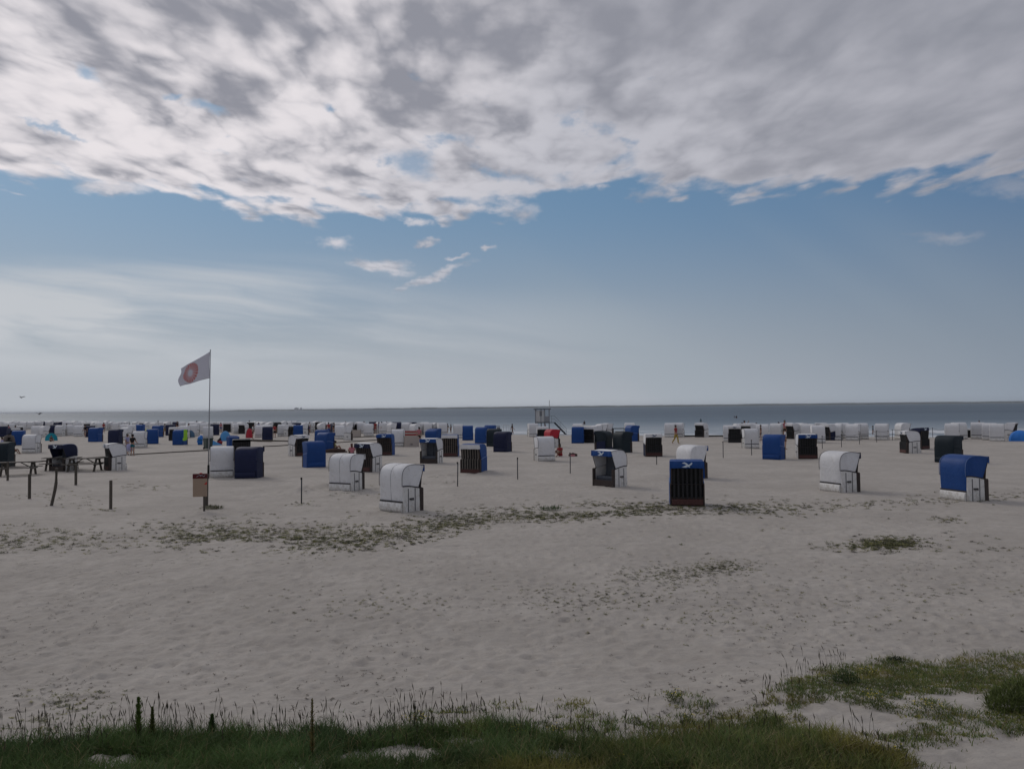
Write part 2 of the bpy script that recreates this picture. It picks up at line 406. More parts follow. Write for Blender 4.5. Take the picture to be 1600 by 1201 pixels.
    E.nt.links.new(c.s, p.inputs['Base Color'])
    p.inputs['Specular IOR Level'].default_value = .2
    E.nt.links.new(lstep(sd_, -4, 0, .9, .35).s, p.inputs['Roughness'])
    b = N('Bump'); b.inputs['Strength'].default_value = .85; b.inputs['Distance'].default_value = .04
    E.nt.links.new((noise(comb(px, py*1.3, pz), 6, 7, .74)*1.1 + noise(pos, 30, 3, .6)*.2 + noise(comb(px*.6, py*1.2, pz), 1.4, 4, .6)*1.6).s, b.inputs['Height'])
    E.nt.links.new(b.outputs[0], p.inputs['Normal']); me.materials.append(m)
    tag(link('sand', me), 'pale grey trodden beach sand with foot dents and dark litter', None, None, 'structure')
build_ground()

# ------------------------------------------------------------------ sea
def build_sea():
    off = [-14, -8, -5, -3, -1, 1, 3, 5, 8, 11, 15, 20, 28, 40, 60, 100, 200, 500, 1500, 5000, 20000, 60000]
    xs = list(np.arange(-400, 401, 4.0)); x = 400
    while x < 60000: x *= 1.3; xs.append(x); xs.insert(0, -x)
    xs = np.array(xs); v = []; a = []
    for o_ in off:
        for x in xs: v.append((x, float(shore(x))+o_, WATER_Z)); a.append(o_)
    nx = len(xs); f = [(j*nx+i, j*nx+i+1, (j+1)*nx+i+1, (j+1)*nx+i) for j in range(len(off)-1) for i in range(nx-1)]
    me = bpy.data.meshes.new('sea'); me.from_pydata(v, [], f)
    t = me.attributes.new('shore_dist', 'FLOAT', 'POINT'); t.data.foreach_set('value', np.array(a, np.float32))
    m = bpy.data.materials.new('sea_water'); m.use_nodes = True; E.nt = m.node_tree; p = m.node_tree.nodes['Principled BSDF']
    geo = N('NewGeometry'); pos = E(geo.outputs['Position']); px, py, pz = sep(pos)
    at_ = N('Attribute', attribute_name='shore_dist'); sd_ = E(at_.outputs['Fac'])
    ln = noise(comb(px*.022, sd_*.13, 0), 1.0, 3, .5); ln2 = noise(comb(px*.30, sd_*.45, 3), 1.0, 5, .65)
    foam = (sstep(ln*.62 + ln2*.38, .485, .55)*sstep(sd_, 55, 14)).clamp()
    foam = foam.max(sstep(sd_, 5.0, 1.5)*.6)
    patch = noise(comb(px*.004, py*.02, 0), 1.0, 4, .55)
    c = mix(sstep(sd_, 10, 120), (.27, .30, .32), mix(sstep(patch, .4, .6), (.048, .078, .112), (.068, .102, .136)))
    c = mix(foam*.9, c, (.80, .82, .84))
    E.nt.links.new(c.s, p.inputs['Base Color']); p.inputs['IOR'].default_value = 1.33
    E.nt.links.new((lstep(sd_, 20, 300, .30, .42)+foam*.4).s, p.inputs['Roughness']); E.nt.links.new((.5-foam*.4).s, p.inputs['Specular IOR Level'])
    b = N('Bump'); b.inputs['Strength'].default_value = .9; b.inputs['Distance'].default_value = .5
    E.nt.links.new((noise(comb(px*.5, py, 0), .9, 4, .6)*.5 + noise(comb(px*.15, py*.5, 0), .5, 3, .6)).s, b.inputs['Height'])
    E.nt.links.new(b.outputs[0], p.inputs['Normal']); me.materials.append(m)
    tag(link('sea', me), 'grey blue sea with low foam lines along the shore', None, None, 'structure')
build_sea()
def build_land():
    D = 12000.0; mb = MB(); px = 335; pts = []
    while px <= 1700:
        h = 8 + 11*sm(px, 340, 900) + 7*(float(vnoise(np.array(px*.045), np.array(1.), 4))) + 6*float(vnoise(np.array(px*.17), np.array(5.), 8))
        h *= sm(px, 333, 365)
        pts.append(((px-800)/1200*D, D + 500*float(vnoise(np.array(px*.01), np.array(2.), 3)), h)); px += 6
    for i in range(len(pts)-1):
        (x0, y0, h0), (x1, y1, h1) = pts[i], pts[i+1]
        mb.add([(x0, y0, -1), (x1, y1, -1), (x1, y1+60, h1), (x0, y0+60, h0), (x0, y0+900, h0), (x1, y1+900, h1), (x0, y0+1200, -1), (x1, y1+1200, -1)], [(0, 1, 2, 3), (3, 2, 5, 4), (4, 5, 7, 6)])
    o = mb.obj('far_shore', mat('far_coast_woods', (.05, .065, .05), .9, .3, .01)); tag(o, 'low wooded coast on the horizon across the water', None, None, 'structure')
    for px, hh, ww in [(463, 38, 60), (470, 36, 34)]:
        X = (px-800)/1200*11800
        mb = MB(); mb.box((0, 0, hh/2-1), (ww, 30, hh)); mb.box((0, 0, hh+.5), (ww*.7, 20, 9)); 
        o = mb.obj('harbour_building', MAT['tower']); o.location = (X, 11800, 0)
        tag(o, 'tiny pale building on the horizon left of centre, the wider one' if ww > 50 else 'tiny pale building on the horizon left of centre, the narrower one', 'building', 'pale buildings on the horizon')
build_land()

# ------------------------------------------------------------------ beach chairs (hooded wicker two-seaters)
PROF = [(.425, .37), (.44, .60), (.455, .90), (.462, 1.14), (.452, 1.28), (.42, 1.40), (.365, 1.49), (.28, 1.56), (.16, 1.605), (.0, 1.625), (-.18, 1.625), (-.38, 1.605), (-.58, 1.57)]
TOPF, HINGE = (-.58, 1.57), (-.30, .80)
def hood_mesh(sub=1, lean=0.0):
    def lp(y, z):
        if z <= .86 or not lean: return y, z
        k = min(1, (z-.86)/.25); a = lean*k; c, s_ = math.cos(a), math.sin(a); dy, dz = y-.1, z-.86
        return .1+dy*c+dz*s_, .86-dy*s_+dz*c
    prof = PROF[::sub] + ([PROF[-1]] if (len(PROF)-1) % sub else [])
    mb = MB(); n = len(prof); rows = [(-.578, .05), (-.565, .014), (-.53, 0), (-.27, -.004), (0, -.001), (.27, -.004), (.53, 0), (.565, .014), (.578, .05)]
    if sub > 1: rows = [(-.578, .04), (-.55, 0), (.55, 0), (.578, .04)]
    nr = len(rows)
    for i, (y, z) in enumerate(prof):
        a = prof[max(i-1, 0)]; b = prof[min(i+1, n-1)]; t = Vector((b[0]-a[0], b[1]-a[1])).normalized(); nrm = Vector((-t.y, t.x))
        for x, ins in rows:
            q = lp(y+nrm.x*ins, z+nrm.y*ins); mb.v.append((x, q[0], q[1]))
    for i in range(n-1):
        for k in range(nr-1): mb.f.append((i*nr+k, i*nr+k+1, (i+1)*nr+k+1, (i+1)*nr+k))
    low = [(.05, .875), (.28, .905)]
    for sgn, k in ((-1, 0), (1, nr-1)):
        j0 = next(i for i, p in enumerate(prof) if p[1] > .85)
        ring = [i*nr+k for i in range(j0, n)]
        b0 = len(mb.v)
        for (y, z) in (HINGE, (-.12, .845), *low):
            q = lp(y, z); mb.v.append((sgn*.578, q[0], q[1]))
        mb.f.append(tuple(ring + list(range(b0, b0+4))))
    me = mb.mesh('hood'); bm = bmesh.new(); bm.from_mesh(me)
    r = bmesh.ops.solidify(bm, geom=list(bm.faces), thickness=.022)
    bmesh.ops.recalc_face_normals(bm, faces=bm.faces)
    bmesh.ops.triangulate(bm, faces=[f for f in bm.faces if len(f.verts) > 4])
    for f in bm.faces: f.smooth = True
    for e in bm.edges:
        if e.is_manifold and e.calc_face_angle(0) > .7: e.smooth = False
    bm.to_mesh(me); bm.free(); return me
def lean_pt(y, z, lean):
    if z <= .86 or not lean: return y, z
    k = min(1, (z-.86)/.25); a = lean*k; c, s_ = math.cos(a), math.sin(a); dy, dz = y-.1, z-.86
    return .1+dy*c+dz*s_, .86-dy*s_+dz*c
SIDE = [(.42, .0), (.42, .885), (.25, .885), (.02, .855), (-.14, .825), (-.34, .78), (-.36, .0)]
def side_mesh(s_): return MB().prism(SIDE, s_*.552, s_*.60).mesh('side', bevel=.012)
def base_back_mesh():
    p = [(.40, .0), (.475, .03), (.51, .10), (.515, .20), (.495, .29), (.45, .345), (.40, .36)]
    return MB().prism(p, -.55, .55).mesh('back', smooth=False, bevel=.01)
def trim_mesh(s_):
    mb = MB(); pts = [(.43, .905), (.25, .905), (.02, .875), (-.14, .845), (-.35, .80)]
    mb.tube([(s_*.582, y, z) for y, z in pts], .024, 6); return mb.mesh('trim', True)
def strip_mesh(s_, y): return MB().box((s_*.604, y, .42), (.010, .035, .78)).mesh('strip')
def handle_mesh(s_):
    mb = MB(); mb.box((s_*.612, .05, .46), (.016, .20, .05)); mb.tube([(s_*.62, -.03, .44), (s_*.645, -.02, .415), (s_*.645, .12, .415), (s_*.62, .13, .44)], .010, 5); return mb.mesh('handle')
def backband_mesh(): return MB().box((0, .447, .375), (1.12, .035, .045)).mesh('band')
def frame_mesh():        # front grille surround with the low side wings
    mb = MB()
    for s_ in (-1, 1):
        mb.prism([(-.365, .0), (-.365, .80), (-.50, .80), (-.53, .77), (-.53, .0)], s_*.55, s_*.595)
        mb.bar((s_*.53, -.43, .80), (s_*.53, -.50, 1.42), .05, .04)
    mb.box((0, -.505, .30), (1.09, .04, .05)); mb.box((0, -.49, 1.38), (1.0, .03, .05)); mb.bar((-.55, -.42, .775), (.55, -.42, .775), .17, .02); mb.box((0, -.505, .03), (1.09, .04, .06))
    return mb.mesh('frame')
SLP = [(-.53, .27), (-.53, .785), (-.455, .83), (-.515, 1.42), (-.535, 1.42), (-.478, .85), (-.55, .80), (-.55, .27)]
def slat_mesh(x): return MB().prism(SLP, x-.034, x+.034).mesh('slat')
def kick_mesh(): return MB().box((0, -.545, .16), (1.08, .028, .20)).mesh('kick', bevel=.006)
def allslats_mesh():
    mb = MB()
    for k in range(7): mb.prism(SLP, -.487+.15*k, -.413+.15*k)
    mb.box((0, -.545, .16), (1.08, .028, .20)); return mb.mesh('slats')
def gap_shade_mesh(): return MB().prism([(-.46, .05), (-.46, .76), (-.41, .81), (-.47, 1.42), (-.46, 1.42), (-.395, .80), (-.45, .74), (-.45, .05)], -.53, .53).mesh('gap_shade')  # sheet added behind the slats, coloured black as the shaded chair interior
def seat_mesh():
    mb = MB(); mb.box((0, -.02, .40), (1.08, .66, .12)); mb.box((0, -.30, .20), (1.08, .05, .36)); return mb.mesh('seat', bevel=.02)
def rest_mesh():
    mb = MB(); mb.bar((-.26, .30, .45), (-.26, .36, 1.35), .50, .12, up=(0, 1, 0)); mb.bar((.26, .30, .45), (.26, .36, 1.35), .50, .12, up=(0, 1, 0)); return mb.mesh('rest', bevel=.02)
def wings_mesh():
    w_ = [(-.365, .0), (-.365, .80), (-.50, .80), (-.53, .77), (-.53, .0)]
    return MB().prism(w_, .545, .595).prism(w_, -.595, -.545).box((0, -.50, .16), (1.10, .03, .3)).mesh('wings')
def valance_mesh(lean):
    y, z = lean_pt(-.595, 1.588, lean); y2, z2 = lean_pt(-.60, 1.35, lean); y3, z3 = lean_pt(-.50, 1.36, lean)
    mb = MB()
    n = 12
    for i in range(n+1):
        x = -.585 + 1.17*i/n; wob = .012*math.sin(i*2.1)
        mb.v += [(x, y, z), (x, (y+y2)/2-.012+wob, (z+z2)/2), (x, y2+wob, z2-.008*math.sin(i*1.3)), (x, y2+.012+wob, z2), (x, y+.014, z-.01)]
    for i in range(n):
        for k in range(4): mb.f.append((i*5+k, i*5+k+1, (i+1)*5+k+1, (i+1)*5+k))
    for s_ in (-1, 1): mb.prism([(y, z), (y2, z2), (y3, z2+.03)], s_*.582, s_*.592)
    return mb.mesh('valance', False)
EMB = [(-.5, .30), (-.22, .50), (0, .28), (.12, .02), (.30, .16), (.42, .44), (.52, .30), (.42, .0), (.22, -.24), (.30, -.50), (.08, -.34), (-.12, -.5), (-.5, -.42), (-.22, -.20), (-.06, .0), (-.24, .18)]
def emblem_mesh(lean):
    y, z = lean_pt(-.595, 1.588, lean); y2, z2 = lean_pt(-.60, 1.35, lean)
    me = bpy.data.meshes.new('emblem'); bm = bmesh.new()
    c = Vector((0, (y+y2)/2-.034, (z+z2)/2)); up = Vector((0, y-y2, z-z2)).normalized()
    vs = [bm.verts.new(c + Vector((1, 0, 0))*ex*.36 + up*ey*.19) for ex, ey in EMB]
    f = bm.faces.new(vs); r = bmesh.ops.extrude_face_region(bm, geom=[f])
    bmesh.ops.translate(bm, verts=[e for e in r['geom'] if isinstance(e, bmesh.types.BMVert)], vec=(0, .016, 0))
    bmesh.ops.triangulate(bm, faces=bm.faces[:]); bmesh.ops.recalc_face_normals(bm, faces=bm.faces); bm.to_mesh(me); bm.free(); return me
def piping_mesh(lean):       # seam cord along each cheek edge and the front rim
    mb = MB()
    for s_ in (-1, 1):
        mb.tube([(s_*.574, *lean_pt(y+.006, z-.006, lean)) for y, z in PROF[2:]], .011, 5)
    return mb.mesh('piping', True)
def rim_mesh(lean):
    mb = MB()
    for s_ in (-1, 1): mb.tube([(s_*.578, *lean_pt(*TOPF, lean)), (s_*.578, *lean_pt(-.46, 1.2, lean)), (s_*.578, *HINGE)], .016, 5)
    return mb.mesh('rim', True)
def seam_mesh(lean): return MB().tube([(0, *lean_pt(y+.006*0-.0, z, lean)) for y, z in PROF], .008, 4).mesh('seam', True)
def hem_mesh():
    mb = MB()
    for k in range(11): mb.box((-.5+.1*k, .447, .385), (.05, .02, .03))
    return mb.mesh('hem')

STY = dict(W=('whitehood', 'pipe'), C=('cream', 'pipe'), B=('blue', 'bluepipe'), N=('navy', 'navy'), G=('night', 'night'), R=('red', 'red'))
CHAIRS = []
def chair(px, by, a, hood='W', base='w', val='B', front='g', label='', lean=0, wood='wood', detail=2, group='hooded beach chairs', scale=1.0, emblem=None, slat='black', kick='redwood', seam=False):
    p = at(px, by); p.z = gz(p.x, p.y)-.02
    phi = math.atan2(p.x, p.y); lean = R(lean)
    t = thing('beach_chair', label, 'beach chair', p, R(a)-phi, group); t.scale = (scale,)*3
    hm, pm = STY[hood]; hm = MAT[hm]; bm_ = MAT[dict(w='white', c='cream', b='blue', n='navy', g='night')[base]]; pm = MAT['pipe' if base in 'wc' else STY[hood][1]]
    L = round(lean, 2)
    def P(name, key, fn, m, par=t): return link(name, cached(key, fn, m), par)
    P('hood', ('hood', L, detail > 1), lambda: hood_mesh(1 if detail > 1 else 2, lean), hm)
    h = t.children[0] if False else None
    for s_ in (-1, 1):
        P('side_panel', ('side', s_), lambda: side_mesh(s_), bm_)
        if detail > 0: P('armrest_trim', ('trim', s_), lambda: trim_mesh(s_), pm)
    P('back_panel', 'bb', base_back_mesh, bm_)
    P('back_band', 'bk', backband_mesh, MAT['pipe'] if base in 'wc' else bm_)
    if front == 'g':
        if detail > 1:
            P('grille_frame', 'fr', frame_mesh, MAT[wood]); P('gap_shade_sheet', 'bg', gap_shade_mesh, MAT['rubber'])  # the black sheet stands in for shade in the slat gaps
            for k in range(7): P('slat', ('sl', k), lambda: slat_mesh(-.45+.15*k), MAT[slat])
            P('kick_board', 'kb', kick_mesh, MAT[kick])
        else:
            P('grille_frame', 'fr', frame_mesh, MAT[wood]); tag(P('slatted_grille', 'asl', allslats_mesh, MAT[slat]), kind='stuff')
            P('gap_shade_sheet', 'bg', gap_shade_mesh, MAT['rubber'])
    elif front == 'o':
        P('seat', 'seat', seat_mesh, MAT['inner']); P('backrest', 'rest', rest_mesh, MAT['inner'])
        P('front_wing_frame', 'fr0', wings_mesh, MAT[wood])
    elif front == 'c':   # buttoned up in its own canvas cover
        P('front_wing_frame', 'fr0', wings_mesh, MAT[wood])
        P('front_cover', 'fc', lambda: MB().prism([(-.545, .0), (-.555, .80), (-.325, .85), (-.545, 1.55), (-.53, 1.55), (-.30, .83), (-.52, .78), (-.52, .0)], -.54, .54).mesh('fcover', bevel=.01), hm)
    if val:
        vm = MAT[dict(W='whitehood', B='blue', N='navy')[val]]
        v = P('valance', ('val', L), lambda: valance_mesh(lean), vm)
        em = emblem if emblem is not None else (detail > 1)
        if em: P('emblem', ('emb', L), lambda: emblem_mesh(lean), MAT['emblemg' if val == 'W' else 'emblemw'], v)
    if detail > 0 and base in 'wc':
        for s_ in (-1, 1):
            if detail > 1:
                for y in (-.12, .20): P('side_strip', ('st', s_, y), lambda: strip_mesh(s_, y), MAT['grey'])
            P('handle', ('hd', s_), lambda: handle_mesh(s_), MAT['pipe'])
        if detail > 1: tag(P('seam_piping', ('pp', L), lambda: piping_mesh(lean), MAT['grey'] if hood == 'W' else MAT['bluepipe']), kind='stuff')
        tag(P('hood_rim', ('rim', L), lambda: rim_mesh(lean), MAT['pipe']), kind='stuff')
    if seam: P('hood_seam', ('seam', L), lambda: seam_mesh(lean), MAT['grey'])
    CHAIRS.append((px, by, t)); return t
wbg = 'white beach chairs'; bbg = 'blue beach chairs'; nbg = 'dark covered beach chairs'
# nearest chairs, each described by hand
chair(626, 796, 133, 'W', 'w', 'B', 'g', 'large white hooded beach chair nearest the camera at centre, its back to the left', seam=True, group=wbg)
chair(541, 765, 142, 'W', 'w', 'W', 'g', 'white hooded beach chair with a seam down its back, beside dug-up sand', seam=True, group=wbg)
chair(1311, 767, 133, 'W', 'w', 'N', 'g', 'large white hooded beach chair standing alone on open sand at the right', seam=False, group=wbg)
chair(1505, 781, 136, 'B', 'w', 'B', 'g', 'beach chair with bright blue hood laced over a white base, farthest right foreground', group=bbg)
chair(1073, 787, 3, 'B', 'b', 'B', 'g', 'blue beach chair facing the camera with black slatted front and pale bird emblem', group=bbg)
chair(954, 759, -42, 'W', 'w', 'B', 'o', 'open white beach chair with blue emblem valance and blue towels inside', group=wbg)
chair(1080, 746, 128, 'W', 'b', 'B', 'g', 'white hooded beach chair half hidden behind the blue black-slatted one', group=wbg)
chair(347, 745, 178, 'W', 'w', None, 'g', 'white beach chair seen squarely from behind, beside the flagpole', group=wbg)
chair(389, 746, 156, 'N', 'n', 'N', 'c', 'navy covered beach chair touching the white one by the flagpole', group=nbg)
chair(377, 722, 2, 'G', 'n', None, 'g', 'dark beach chair with black slats just behind the navy and white pair', wood='black', group=nbg)
chair(491, 729, -162, 'B', 'b', None, 'c', 'plain blue covered beach chair seen from behind, armrest at its left', group=bbg)
chair(466, 712, 38, 'W', 'w', 'W', 'g', 'white beach chair with dark closed front, half behind the plain blue covered one', group=wbg)
chair(577, 736, -44, 'W', 'w', 'N', 'g', 'white beach chair with dark blue valance, dark front turned left', group=wbg, slat='wood')
chair(603, 711, -16, 'B', 'b', 'B', 'g', 'blue beach chair with emblem valance and brown front, behind the dark-fronted white one', group=bbg, slat='wood')
chair(675, 723, -28, 'W', 'w', 'B', 'o', 'white beach chair with blue emblem valance facing the camera, left of centre', group=wbg)
chair(704, 713, -8, 'B', 'b', 'W', 'g', 'blue beach chair with brown slatted front and white inner edge, beside the emblem one', group=bbg, slat='slat', emblem=False)
chair(741, 738, -24, 'B', 'b', 'W', 'g', 'blue beach chair with pale weathered wooden slats facing the camera', group=bbg, slat='plank', emblem=False)
chair(677, 699, 150, 'B', 'b', 'B', 'c', 'blue hooded beach chair rising behind the white one with emblem valance', group=bbg, lean=10)
chair(785, 706, 152, 'N', 'n', 'N', 'c', 'blackish navy covered beach chair, front one of the dark cluster right of centre', group=nbg)
chair(772, 697, 160, 'G', 'g', None, 'c', 'dark green-black covered beach chair in the middle of the cluster', group=nbg)
chair(753, 692, 155, 'B', 'b', 'B', 'c', 'blue covered beach chair at the left end of the dark cluster', group=bbg)
chair(766, 687, 165, 'B', 'b', None, 'c', 'blue covered beach chair highest and farthest in the dark cluster', group=bbg)
chair(731, 687.5, 180, 'B', 'b', 'B', 'c', 'blue covered beach chair with flared top, left of the dark cluster', group=bbg)
chair(851, 719, -163, 'W', 'w', None, 'g', 'white beach chair seen from behind below the lifeguard tower', group=wbg)
chair(862, 699, 118, 'R', 'w', None, 'g', 'beach chair draped in red canvas under the lifeguard tower', group='red canvas chairs', detail=1)
chair(848, 691, 4, 'W', 'b', 'W', 'g', 'white-topped beach chair with dark front left of the red one, below the tower', group=wbg, detail=1)
chair(903, 692, 176, 'B', 'b', None, 'c', 'blue covered beach chair right of the foot of the tower stairs', group=bbg)
chair(944, 706, -118, 'G', 'n', 'N', 'c', 'blackish covered beach chair leaning left behind the open one with towels', group=nbg, lean=6)
chair(972, 707, 128, 'G', 'g', 'N', 'c', 'blackish round-hooded beach chair right of the other blackish one', group=nbg, lean=-4)
chair(987, 689, 122, 'B', 'b', 'B', 'c', 'blue beach chair with forward-jutting hood behind the blackish pair', group=bbg)
chair(1020, 712, 10, 'W', 'n', 'W', 'g', 'beach chair with white emblem valance and black front, facing the camera', group=wbg)
chair(1173, 700, -166, 'W', 'w', None, 'g', 'white beach chair seen from behind, left of the tall blue one', group=wbg)
chair(1148, 691, 1, 'W', 'n', 'W', 'g', 'small beach chair with white valance and dark frame, facing the camera', group=wbg, detail=1, emblem=True)
chair(1209, 717, 160, 'B', 'b', 'B', 'c', 'tall blue covered beach chair with lighter bottom band, seen from behind', group=bbg)
chair(1260, 716, 12, 'W', 'w', 'B', 'g', 'white beach chair with blue emblem valance and black front, beside the tall blue one', group=wbg)
chair(1423, 707, -68, 'W', 'w', 'W', 'g', 'white beach chair turned left with bare side panel, before the rope fence', group=wbg)
chair(1436, 701, 62, 'N', 'n', 'N', 'g', 'dark-roofed beach chair directly behind the left-turned white one', group=nbg, lean=8)
chair(1482, 722, 150, 'G', 'g', 'N', 'c', 'blackish-green covered beach chair behind the blue-hooded foreground one', group=nbg)
chair(100, 735, -52, 'N', 'w', 'N', 'o', 'black beach chair open to the left behind the picnic tables', group=nbg)
chair(2, 730, 152, 'G', 'g', 'N', 'c', 'blackish beach chair cut by the left edge behind the picnic table', group=nbg)
chair(181, 734, -78, 'W', 'w', 'W', 'g', 'white beach chair turned left between the picnic tables and the flagpole', group=wbg)
chair(49, 707, 152, 'W', 'w', 'W', 'g', 'white beach chair above the picnic tables with its back to the left', group=wbg)
chair(29, 695, 168, 'B', 'b', None, 'c', 'blue covered beach chair next to the round brown wicker one at far left', group=bbg)
chair(149, 690, 146, 'B', 'b', 'B', 'c', 'blue covered beach chair right of the turquoise tent', group=bbg, scale=1.05)
chair(180, 693.5, 150, 'N', 'n', 'N', 'c', 'navy covered beach chair left of the standing couple', group=nbg)
chair(218, 699, 166, 'W', 'w', None, 'g', 'white beach chair seen from behind right of the standing couple', group=wbg)
chair(238, 693.5, 176, 'B', 'b', None, 'c', 'wide blue covered beach chair right of the white one beside the couple', group=bbg)
chair(281, 694.5, 152, 'B', 'b', 'B', 'c', 'blue covered beach chair with lime green towel hung on its side', group=bbg)
chair(272, 688, 3, 'W', 'n', 'W', 'g', 'beach chair with white valance and dark front behind the lime-towelled blue one', group=wbg, detail=1)
chair(418, 687.5, 178, 'N', 'n', None, 'c', 'navy covered beach chair with a person in red beside it', group=nbg)
chair(508, 706, 138, 'B', 'b', 'B', 'c', 'blue beach chair beside the seated person in pale green', group=bbg)
chair(503, 697, 160, 'B', 'b', 'B', 'c', 'lighter blue covered beach chair just behind the one beside the seated person', group=bbg)
chair(622, 697.5, 173, 'W', 'w', None, 'g', 'white beach chair seen from behind left of the striped windbreak', group=wbg)
chair(716, 684, 180, 'W', 'w', None, 'g', 'white beach chair seen from behind left of the flared blue one', group=wbg)

# the chairs nearer the water: (px, top y, turn, style, lean)
far = """5 658 180 W 0;12 660 140 W 10;17 661.5 180 W 0;21 658 110 W 15;31 658 0 Wf 0;41 659 170 N 0;30 665 0 Wf 0;5 665.5 180 N 0;20 668 30 Nf 0;53 658 150 W 0;57 658 120 W 10;65 658.5 180 N 0;73 658 170 W 12;79 658 120 W 12;57 665.5 160 W 0;69 665.5 120 W 0;85 664 175 N 0;94 664.5 150 W 0;96.5 658 110 W 15;
107.5 664 -150 W 0;115.5 658 122 W 12;123 664.5 165 W 0;127 658 150 W 8;134 660 20 Wf 0;141 658.5 170 W 8;149 658.5 120 W 12;141 665 170 N 0;157 660 180 W 0;166 658 120 W 14;182 660 150 W 0;195 663 150 W 0;197 659 120 W 10;197 667 132 W 0;205 664 180 W 0;
218 663 150 B 0;222 659 10 Wf 0;246 664.5 140 B 0;253 659 180 W 0;266 663 178 N 0;284.5 659 180 W 6;288 665 160 W 0;300 659 150 W 14;303 663.5 165 W 0;314 658.5 120 W 12;319 661 170 W 0;325 666 176 W 0;335.5 662.5 178 N 0;336 659.5 0 Wf 0;355 660 2 Wf 0;370 661 -168 W 0;381 661 -45 Wf 0;398 658.5 130 W 10;406 659 120 W 12;407 664 150 W 0;412 659.5 110 W 14;417 664 165 W 0;421 660.5 120 W 16;
442.5 659 120 W 16;450 658.5 170 W 10;458 658 180 W 4;441.5 663 170 W 0;452 663 50 Wf 0;466 664 180 B 0;472 660 160 W 8;476 662 100 W 10;492 659 108 W 16;503 661.5 110 W 16;515 660 160 W 8;528 660.5 150 W 6;531 664.5 176 W 0;538 660.5 120 W 12;543.5 665.5 96 W 0;545 660.5 120 W 14;554 660 55 Wf 0;565 660 170 W 0;576 662 176 W 0;600 660 160 W 8;612 661 118 W 8;635 660.5 155 W 0;648 662 132 W 0;657 660.5 -120 W 0;669 660.5 178 W 0;691 660.5 -165 W 0;
833 661.5 -160 W 0;903 661.5 175 W 0;915.5 664.5 178 C 0;923 666 -25 Wf 0;930 664.5 130 W 0;939 662 122 W 0;948 661 120 W 0;984 660.5 178 W 0;1047 661 178 W 0;1060 660.5 166 W 0;1097 660.5 -38 Wf 0;1140 664 178 W 0;1168 661.5 -25 Wf 0;1174 661 -140 W 4;1192 663 172 W 0;1231 660 -150 W 0;1240 661 -58 Wf 0;1263 662 178 W 0;1278 664.5 -172 W 0;1283 660.5 0 Wf 0;1295 662 -38 Wf 0;1317 660.5 -160 W 0;1333 662 172 W 0;1346 661 -164 W 0;
1410 661 128 W 0;1499 660.5 -162 W 0;1528 660 176 W 0;1515 670 0 Wf 0;1547 661 170 W 0;1579 659.5 78 W 0"""
xtra = [9, 26, 36, 48, 61.5, 90, 103, 111.5, 120, 131, 146, 153.5, 162, 174, 188, 212, 230, 240, 261, 275, 309, 326, 345, 362, 376, 391, 424, 434, 464, 482, 498, 509, 522, 549, 560, 583, 592, 606, 620, 643, 664, 680, 1157, 1213, 1250, 1306, 1378, 1488, 1558]
far += ''.join(f';{x} {659+x*.0018+random.uniform(-.5, .6):.1f} {random.choice([180, 165, 120, 120, 140, -150, 0 if x < 700 else 175])} {"W" if random.random() < .86 or x > 700 else "N"} {random.choice([0, 0, 8, 14])}' for x in xtra)
FARC = []
for q in far.replace('\n', '').split(';'):
    px, ty, a, st_, le = q.split(); px, ty, a, le = float(px), float(ty), float(a), float(le)
    by = hor(px) + (ty-hor(px))/.543
    small = by-hor(px)
    front = 'f' in st_; st_ = st_[0]
    sc_ = 1.0
    if px == 1515: by = 681; sc_ = .62
    a += random.uniform(-7, 7)
    base = dict(W='w', C='c', N='n', B='b')[st_]
    t = chair(px, by, a, st_, base if not (front and random.random() < .4) else 'n', 'W' if front else None, 'g' if st_ in 'WC' else 'c', '', lean=round(le/6)*6, detail=1, scale=sc_, emblem=False, group=dict(W='white beach chairs', C='white beach chairs', N=nbg, B=bbg)[st_])
    FARC.append([px, small, a, st_, front, t])
LM = [(80, 'the turquoise tent'), (205, 'the standing couple'), (326, 'the flagpole'), (428, 'the person in red and black'), (513, 'the seated person in green'), (655, 'the woman in pink'), (791, 'the tall white metal frame'), (848, 'the lifeguard tower'), (1056, 'the man in yellow trousers'), (1209, 'the tall blue covered chair'), (1436, 'the rope fence'), (1590, 'the right-edge tent')]
ORD = 'first second third fourth fifth sixth seventh eighth ninth tenth eleventh twelfth thirteenth fourteenth fifteenth sixteenth seventeenth eighteenth'.split()
def label_far():
    def turn(c):
        if c[4]: return 'facing the camera'
        a = ((c[2]+180) % 360)-180
        if abs(a) > 155: return 'with its back to the camera'
        return 'turned right' if a > 0 else 'turned left'
    rows = {}
    for c in FARC:
        row = 'in the last row by the water' if c[1] < 33.5 else 'a little before the last row'
        k = (row, {'W': 'white', 'C': 'cream', 'N': 'navy', 'B': 'blue'}[c[3]])
        near = min(LM, key=lambda l: abs(l[0]-c[0])); rows.setdefault((k, near, c[0] < near[0]), []).append(c)
    for (k, near, left), cs in rows.items():
        cs.sort(key=lambda c: abs(c[0]-near[0]))
        for i, c in enumerate(cs):
            tr = {'facing the camera': 'front-on', 'with its back to the camera': 'back-on', 'turned right': 'turned right', 'turned left': 'turned left'}[turn(c)]
            rw = 'last-row' if 'last row by' in k[0] else 'second-last-row'
            if len(cs) == 1: lb = f"{rw} {k[1]} beach chair, {tr}, just {'left' if left else 'right'} of {near[1]}"
            else: lb = f"{rw} {k[1]} beach chair, {tr}, {ORD[i]} {'left' if left else 'right'} of {near[1]}"
            c[5]['label'] = lb
label_far()

